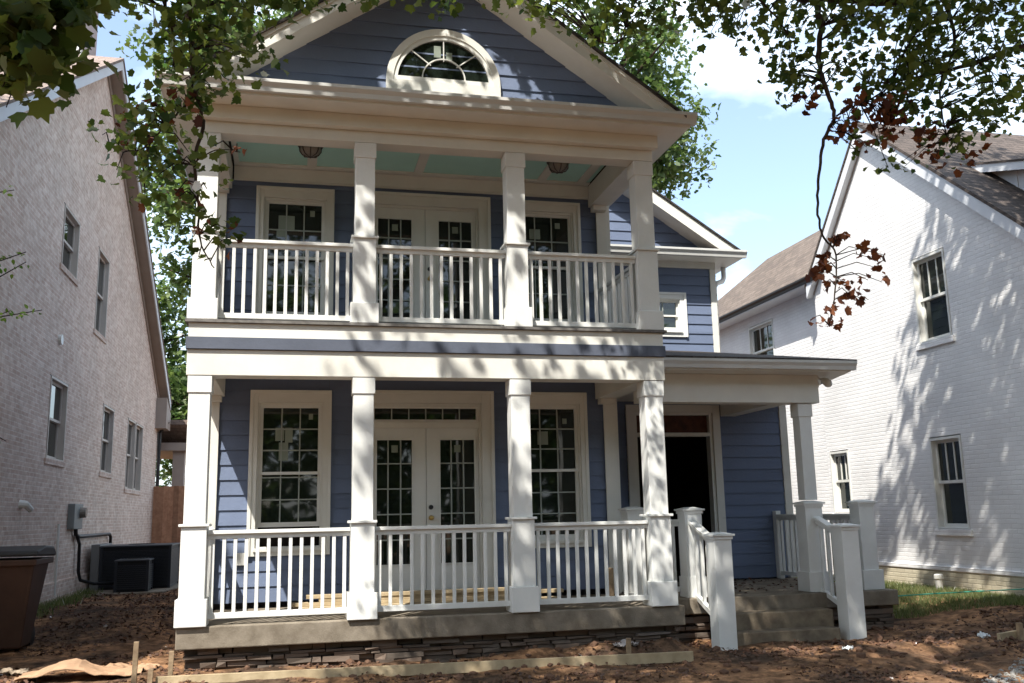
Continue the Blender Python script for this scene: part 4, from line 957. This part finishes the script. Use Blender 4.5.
# ------------------------------------------------------------------ the big maple over the yard
LEAF = island_mat('maple_leaf', [(.028, .055, .014), (.045, .085, .02), (.08, .13, .03), (.035, .068, .016), (.13, .155, .04)], .5, .40)
DEAD = island_mat('dead_maple_leaf', [(.055, .018, .013), (.12, .04, .022), (.035, .013, .011), (.22, .08, .035)], .7, .22)
MT = empty('maple_tree', (1.5, -2.5, 0), 'large maple whose green and partly dead brown branches hang over the yard from above', 'tree')
tr = MB(); tr.tube([(1.5, -2.5, -.2), (1.52, -2.5, .4), (1.5, -2.45, 2.5), (1.4, -2.3, 4.6), (1.3, -2.0, 6.5), (1.2, -1.6, 8.5), (1.0, -1.2, 11), (.6, -.6, 14)], [.50, .36, .31, .28, .24, .19, .13, .05], 16); tr.build('trunk', BARK, MT, smooth=True)
limbs = []
def limb(pts, r0, r1, n=10, name='limb', m=BARK):
    # smooth the polyline (Catmull-Rom) and add a little wander
    P = [Vector(p) for p in pts]; Q = []
    for i in range(len(P)-1):
        p0, p1, p2, p3 = P[max(i-1, 0)], P[i], P[i+1], P[min(i+2, len(P)-1)]
        for k in range(6):
            t = k/6; Q.append(.5*((2*p1)+(-p0+p2)*t+(2*p0-5*p1+4*p2-p3)*t*t+(-p0+3*p1-3*p2+p3)*t**3))
    Q.append(P[-1]); R = [r0+(r1-r0)*(i/(len(Q)-1))**.45 for i in range(len(Q))]
    Q = [q+Vector([random.gauss(0, 1)*min(.02, R[i]*.35) for _ in range(3)]) for i, q in enumerate(Q)]
    b = MB(); b.tube(Q, R, n); b.build(name, m, MT, smooth=True); limbs.append((np.array([tuple(q) for q in Q]), np.array(R))); return Q
A_ = lambda *p: tuple(at(*p))
limb([(1.35, -2.2, 5.0), (.2, .2, 6.6), A_(300, -150, 5.2), A_(215, -60, 6.2), A_(189, 0, 6.6), A_(193, 60, 6.7), A_(195, 88, 6.8), A_(203, 122, 6.8), A_(195, 160, 6.8), A_(199, 205, 6.9), A_(200, 240, 6.9), A_(214, 268, 6.9)], .06, .004)
limb([(1.3, -2.1, 5.6), (-.9, .6, 6.3), A_(60, -120, 4.8), A_(20, -20, 4.7), A_(30, 60, 4.6)], .11, .008)
limb([(1.3, -2.0, 6.4), (2.6, 1.5, 7.2), A_(640, -120, 8.6), A_(740, -35, 9.0), A_(840, -4, 9.2), A_(960, -18, 9.4), A_(1130, -60, 9.8)], .20, .07)
limb([A_(812, -14, 9.1), A_(821, 20, 9.0), A_(818, 62, 9.0), A_(826, 90, 8.9), A_(835, 115, 8.9), A_(824, 140, 8.9), A_(819, 175, 8.9), A_(818, 215, 8.9), A_(824, 238, 8.9), A_(836, 255, 8.9), A_(834, 300, 8.9), A_(829, 325, 8.9)], .04, .005, 8)
limb([A_(836, 116, 8.9), A_(850, 108, 8.9), A_(880, 95, 9.0)], .012, .004, 6, 'branch')
limb([A_(1150, 5, 9.6), A_(1024, 45, 9.4), A_(960, 68, 9.3), A_(900, 80, 9.2), A_(868, 84, 9.1)], .05, .008, 8)
limb([A_(940, -10, 9.4), A_(955, 40, 9.3), A_(940, 90, 9.2), A_(948, 140, 9.2)], .03, .006, 8)
limb([A_(700, -30, 8.9), A_(640, -5, 9.0), A_(620, 40, 9.0), A_(600, 42, 9.0)], .025, .006, 8)
limb([A_(720, -30, 8.9), A_(770, 10, 9.0), A_(790, 40, 9.0)], .02, .006, 8)
limb([A_(195, 95, 6.8), A_(170, 120, 6.8), A_(140, 150, 6.9), A_(110, 145, 6.9)], .014, .004, 6, 'branch')
limb([A_(192, 165, 6.8), A_(215, 150, 6.8), A_(240, 152, 6.7)], .008, .003, 6, 'branch')
limb([A_(150, -30, 6.6), A_(170, 20, 6.6), A_(175, 70, 6.7)], .02, .006, 6)
# high limbs of the crown above the picture
limb([(1.2, -1.6, 8.5), (-1, 1.5, 9.6), (-3, 4.5, 10.2)], .16, .03); limb([(1.1, -1.4, 9.5), (2, 2.5, 10.4), (2.5, 6.5, 10.6)], .16, .03); limb([(1.2, -1.6, 8.2), (4, 1.5, 9.8), (7, 4.8, 10.8)], .16, .03)
LP = np.concatenate([l[0] for l in limbs])
leaves, dead, twigs = [], [], MB()
def tuft(c, n, spread, size, isdead=False, twig=True):
    c = np.asarray(c); Pn = c+RNG.normal(size=(n, 3))*spread*np.array([1, 1, .8])
    s = RNG.uniform(size*.5, size*1.3, n)
    V = leafpolys(n, Pn, s, .95, MAPLE)
    (dead if isdead else leaves).append(V)
    if twig:
        d = np.linalg.norm(LP-c, axis=1); i = int(d.argmin())
        if d[i] < 1.2:
            a = LP[i]; mid = (a+c)/2+np.array([0, 0, .06]); twigs.tube([a, mid, c], [.007, .005, .003], 4)
def region(x0, y0, x1, y1, d0, d1, n, k=9, spread=.11, size=.09, deadf=0., ell=False):
    n = int(n*(1.1 if x0 > 400 or y0 < 50 else .78)+.5); k = int(k*1.12); size *= .84 if d0 > 5 else .95
    for _ in range(n):
        while True:
            px, py = random.uniform(x0, x1), random.uniform(y0, y1)
            if not ell or ((px-(x0+x1)/2)/((x1-x0)/2))**2+((py-(y0+y1)/2)/((y1-y0)/2))**2 < 1: break
        tuft(at(px, py, random.uniform(d0, d1)), k, spread, size, random.random() < deadf)
# left near mass
region(-20, -20, 55, 42, 4.3, 5.0, 34, 9, .09, .115); region(-15, 40, 52, 78, 4.3, 4.9, 12, 8, .09, .115); region(20, 60, 70, 82, 4.4, 4.8, 4, 7, .06, .11); region(-5, 90, 20, 108, 4.4, 4.8, 2, 5, .05, .10); region(60, -10, 100, 12, 4.5, 5, 5, 7, .07, .1)
region(95, -15, 140, 5, 6, 6.6, 7, 7, .1, .08)
# left hanging branch
region(152, -20, 250, 60, 6.2, 7.4, 52, 9, .13, .085); region(160, 55, 218, 100, 6.4, 7.2, 20, 9, .11, .085); region(240, -15, 300, 12, 6.4, 7, 8, 8, .10, .085)
region(135, 95, 215, 160, 6.5, 7.1, 26, 8, .10, .082, .08); region(102, 128, 150, 172, 6.6, 7.1, 12, 8, .09, .08, .06); region(150, 150, 195, 190, 6.6, 7.1, 9, 7, .09, .08, .05)
region(170, 180, 225, 215, 6.6, 7.1, 9, 7, .08, .08, .15); region(185, 215, 218, 245, 6.7, 7.1, 5, 6, .07, .078, .1); region(200, 225, 240, 242, 6.7, 7, 4, 7, .06, .075, .2); region(135, 185, 160, 215, 6.7, 7, 3, 6, .06, .08, .1); region(192, 250, 206, 262, 6.8, 7, 1, 4, .05, .07)
tuft(at(236, 152, 6.7), 3, .03, .07, True)
# along the top
region(418, -18, 470, 4, 7, 8, 8, 7, .09, .085); region(495, -15, 560, 10, 7.5, 8.6, 12, 8, .11, .085); region(535, -15, 720, 22, 8.4, 9.4, 46, 8, .13, .085); region(590, 15, 665, 48, 8.6, 9.2, 10, 7, .09, .08); region(690, 5, 740, 35, 8.7, 9.3, 8, 7, .1, .082)
region(280, -18, 420, -6, 6.5, 7.5, 14, 8, .1, .085)
# right mass
region(720, -15, 1040, 28, 8.4, 10, 92, 9, .16, .09); region(740, 20, 800, 42, 8.8, 9.4, 8, 7, .1, .085); region(775, 42, 812, 98, 8.8, 9.2, 13, 8, .09, .085, .0)
region(820, 25, 1035, 70, 8.5, 9.8, 48, 9, .15, .088); region(880, 60, 1030, 108, 8.6, 9.8, 30, 9, .14, .088, .02); region(930, 100, 1000, 125, 8.8, 9.5, 10, 8, .10, .085)
region(832, 62, 870, 90, 8.8, 9.2, 7, 7, .09, .085); region(868, 82, 905, 100, 8.8, 9.2, 7, 7, .08, .085, .6)
region(878, 95, 900, 135, 8.8, 9.2, 13, 8, .06, .085, 1.); region(838, 95, 865, 132, 8.8, 9.2, 8, 8, .055, .085, .85); region(800, 92, 818, 108, 8.8, 9.1, 3, 8, .05, .085, 1.); region(866, 130, 882, 150, 8.8, 9.1, 3, 7, .05, .08, .8)
region(915, 125, 975, 168, 8.9, 9.4, 15, 8, .09, .083, .45); region(880, 158, 905, 170, 8.9, 9.2, 3, 6, .06, .08, 0); region(840, 138, 860, 160, 8.9, 9.2, 3, 5, .05, .075, .1); region(905, 105, 925, 135, 8.9, 9.3, 4, 7, .07, .08, .2)
region(975, 105, 1030, 128, 9, 9.5, 7, 7, .09, .085)
# the hanging dead clusters
for px, py, n in ((835, 240, 8), (842, 236, 7), (822, 262, 12), (815, 275, 12), (825, 285, 8), (843, 283, 12), (850, 295, 10), (860, 298, 7), (863, 250, 9), (872, 258, 7), (878, 268, 5), (868, 280, 4), (884, 255, 3), (836, 308, 9), (830, 325, 7), (833, 318, 7), (812, 318, 3), (882, 282, 4), (826, 268, 8)):
    tuft(at(px, py, 8.9+random.uniform(-.1, .1)), n, .035, .07, True, True)
# shading crown above the picture: reject clumps that would shade what the photograph shows sunlit
lit = [((9.3, 13.2, .2), .25), ((8.8, 12.2, .2), .2), ((9.7, 12.2, .2), .2), ((3.0, 9.6, .1), .12), ((5.2, 9.5, .1), .1), ((1.6, 9.7, .1), .08), ((-.95, 10, .7), .2), ((-.95, 10, 5.0), .25), ((-.6, 11.8, 2.3), .25), ((-.4, 11.8, 1.2), .2), ((1.3, 10, 2.95), .08), ((3.3, 10, 3.1), .08), ((.7, 10, 1.2), .05), ((2.4, 10, 2.3), .05), ((-.9, 10, 1.5), .35), ((-.9, 10, 2.5), .35), ((-.95, 10, 4.2), .45), ((-.6, 10, 3.3), .5), ((.2, 10, 3.3), .25), ((-.8, 11.8, 1.8), .4), ((6.2, 15.2, 4.6), .9), ((7.1, 15.2, 4.8), .6), ((10, 15.5, 5.5), .9), ((10, 15.2, 4.0), .8), ((10, 14.6, 6.2), .8), ((10, 15.6, 2.5), .8), ((10, 13.6, 6.6), .5),
       ((-1.9, 10.6, .1), .6), ((-.5, 9.7, .1), .45), ((7.0, 14.8, 6.4), .6), ((4.1, 10, 2.0), .15), ((6.3, 9.3, .1), .35), ((2.2, 9.9, 6.25), .18), ((1.3, 9.9, 6.6), .1), ((-.2, 9.5, 6.4), .25), ((5.8, 7.6, 0), .35), ((.4, 10, .8), .25), ((2.0, 10, 3.1), .15), ((11, 18.5, 7), 1.5), ((9.8, 14.4, .2), .3), ((2.4, 10, 3.9), .15), ((3.9, 10, 1.0), .15)]
sd_ = SUN/np.linalg.norm(SUN)
cnt = 0; big = []
while cnt < 3000:
    c = np.array([random.uniform(-7, 10.5), random.uniform(-1.5, 9.5), random.uniform(7.6, 13.5)])
    # where the clump's shadow falls on the picture's surfaces
    px, py, w = proj(c)
    if w > .3 and -30 < px < 1054 and py > -22: continue
    bad = False
    for p, r in lit:
        v = np.array(p)-c; d = np.linalg.norm(v-sd_*(v@sd_))
        if d < r+.36: bad = True; break
    if bad: continue
    if noise.noise(Vector((c[0]*.9, c[1]*.9, c[2]*.55+5))) < -.10: continue
    big.append(c); cnt += 1
while cnt < 5600:      # the thicker right side of the crown, over the white house
    c = np.array([random.uniform(1.5, 11), random.uniform(-1, 9.8), random.uniform(8.2, 14)]) if cnt % 3 else np.array([random.uniform(-4, 5), random.uniform(1, 9), random.uniform(8.2, 14)])
    px, py, w = proj(c)
    if w > .3 and -30 < px < 1054 and py > -22: continue
    if any(np.linalg.norm((v := np.array(p)-c)-sd_*(v@sd_)) < r+.36 for p, r in lit): continue
    if noise.noise(Vector((c[0]*1.1, c[1]*1.1, c[2]*.5+25))) < -.02: continue
    big.append(c); cnt += 1
big = np.array(big); k = 11
Pn = np.repeat(big, k, axis=0)+RNG.normal(size=(len(big)*k, 3))*.20
V = leafpolys(len(Pn), Pn, RNG.uniform(.09, .17, len(Pn)), .6, MAPLE); leaves.append(V)
npmesh('foliage', np.concatenate(leaves), len(MAPLE), LEAF, MT)
npmesh('dead_foliage', np.concatenate(dead), len(MAPLE), DEAD, MT)
tag(twigs.build('twig', TWIG, MT), kind='stuff')

# shrub twigs poking in at the left edge
sh = empty('shrub', (-1.45, 4.2, 0), 'fine leaved green shrub whose thin twigs poke in at the left edge of the photo', 'shrub')
b = MB(); lv = []
for (a0, a1, n) in (((-90, 215), (14, 190), 10), ((-90, 300), (26, 252), 14), ((-80, 330), (26, 262), 10), ((-90, 340), (42, 310), 14), ((-80, 350), (10, 311), 8), ((-60, 415), (6, 441), 8)):
    p, q = at(*a0, 4.3), at(*a1, 4.0); b.tube([p, (p+q)/2+np.array([0, 0, .02]), q], [.006, .004, .002], 5)
    for i in range(n*2):
        t = .35+.65*i/(n*2); c = p+(q-p)*t; lv.append(leafpolys(1, (c+RNG.normal(size=3)*.010)[None], .026, .9, OVAL))
b.tube([(-1.5, 4.2, -.05), (-1.45, 4.2, .8), (-1.5, 4.15, 1.6), (-1.5, 4.1, 2.3)], [.03, .022, .014, .006], 8)
b.build('stem', TWIG, sh); npmesh('foliage', np.concatenate(lv), len(OVAL), island_mat('shrub_leaf', [(.05, .11, .02), (.12, .18, .04)], .5, .4), sh)

# ------------------------------------------------------------------ trees behind the houses
BGL = island_mat('background_leaf', [(.035, .075, .022), (.06, .11, .032), (.11, .165, .05), (.045, .085, .026), (.15, .20, .07)], .5, .36)
def tree(x, y, h, cr, zc, label, n=260, k=34, size=.2, cz=None, flat=1.0, seed=1, grp='trees behind the houses', trunk_r=.28, m=BGL):
    rnd = np.random.default_rng(seed); e_ = empty('tree', (x, y, 0), label, 'tree', grp); random.seed(seed)
    t = MB(); t.tube([(x, y, -.2), (x+.1, y, h*.25), (x-.1, y+.1, h*.5), (x, y, h*.8), (x+.1, y, h*.95)], [trunk_r, trunk_r*.8, trunk_r*.6, trunk_r*.3, .04], 12); t.build('trunk', BARK, e_, smooth=True)
    cen = []; 
    L = MB()
    for i in range(18):
        a = rnd.uniform(0, 2*pi); zz = rnd.uniform(zc-cr*.7, h-1); r = cr*math.sqrt(max(.05, 1-((zz-zc)/(h-zc+.01))**2 if zz > zc else 1-((zc-zz)/(cr*1.2))**2))*rnd.uniform(.6, .95)
        p0 = Vector((x, y, zz-1.2*min(1, zz/5))); p2 = Vector((x+r*cos(a), y+r*sin(a), zz+.5)); L.tube([p0, (p0+p2)/2+Vector((0, 0, .3)), p2], [.09, .06, .02], 6)
        for _ in range(n//18):
            tt = rnd.uniform(.35, 1.08); c = p0+(p2-p0)*tt; cen.append(np.array(c)+rnd.normal(size=3)*np.array([cr*.14, cr*.14, cr*.13]))
    L.build('limb', BARK, e_, smooth=True)
    cen = np.array(cen); Pn = np.repeat(cen, k, axis=0)+rnd.normal(size=(len(cen)*k, 3))*cr*.075
    npmesh('foliage', leafpolys(len(Pn), Pn, rnd.uniform(size*.6, size*1.3, len(Pn)), .8, OAK), len(OAK), m, e_)
    return e_
tree(-1.9, 36, 21, 4.3, 12, 'tall leafy tree rising behind the gap between the brick and blue houses', n=420, k=36, size=.26, seed=3)
tree(8.2, 23.5, 15.6, 3.0, 12.3, 'bright green tree crown showing to the right of the main gable', n=300, k=36, size=.17, seed=5)
tree(.2, 27, 16.5, 3.8, 12.8, 'tree crown showing above the left slope of the blue house roof', n=330, k=36, size=.2, seed=8)
tree(-3.6, 40, 8, 3.8, 3.2, 'low dense tree behind the fence and rear porch', n=300, k=34, size=.24, seed=11)
tree(-7.5, 42, 12, 4.4, 7, 'shaded tree behind the rear porch of the brick house', n=300, k=34, size=.26, seed=13)

# unseen trees over the street, added to darken window reflections and cut skylight
random.seed(21); rnd = np.random.default_rng(21)
NC = 2000; cen = np.stack([rnd.uniform(-26, 28, NC), rnd.uniform(-19, -7, NC), 9.5*rnd.uniform(0, 1, NC)**.8], 1); cen[:, 2] = np.maximum(cen[:, 2], (-9-cen[:, 1])*-.6)
Pn = np.repeat(cen, 12, axis=0)+rnd.normal(size=(NC*12, 3))*.7
o = npmesh('added_tree_line', leafpolys(len(Pn), Pn, rnd.uniform(.4, .8, len(Pn)), .9, OAK), len(OAK), BGL); tag(o, 'unseen mass of trees added across the street to dim window reflections and skylight', 'trees', kind='stuff')
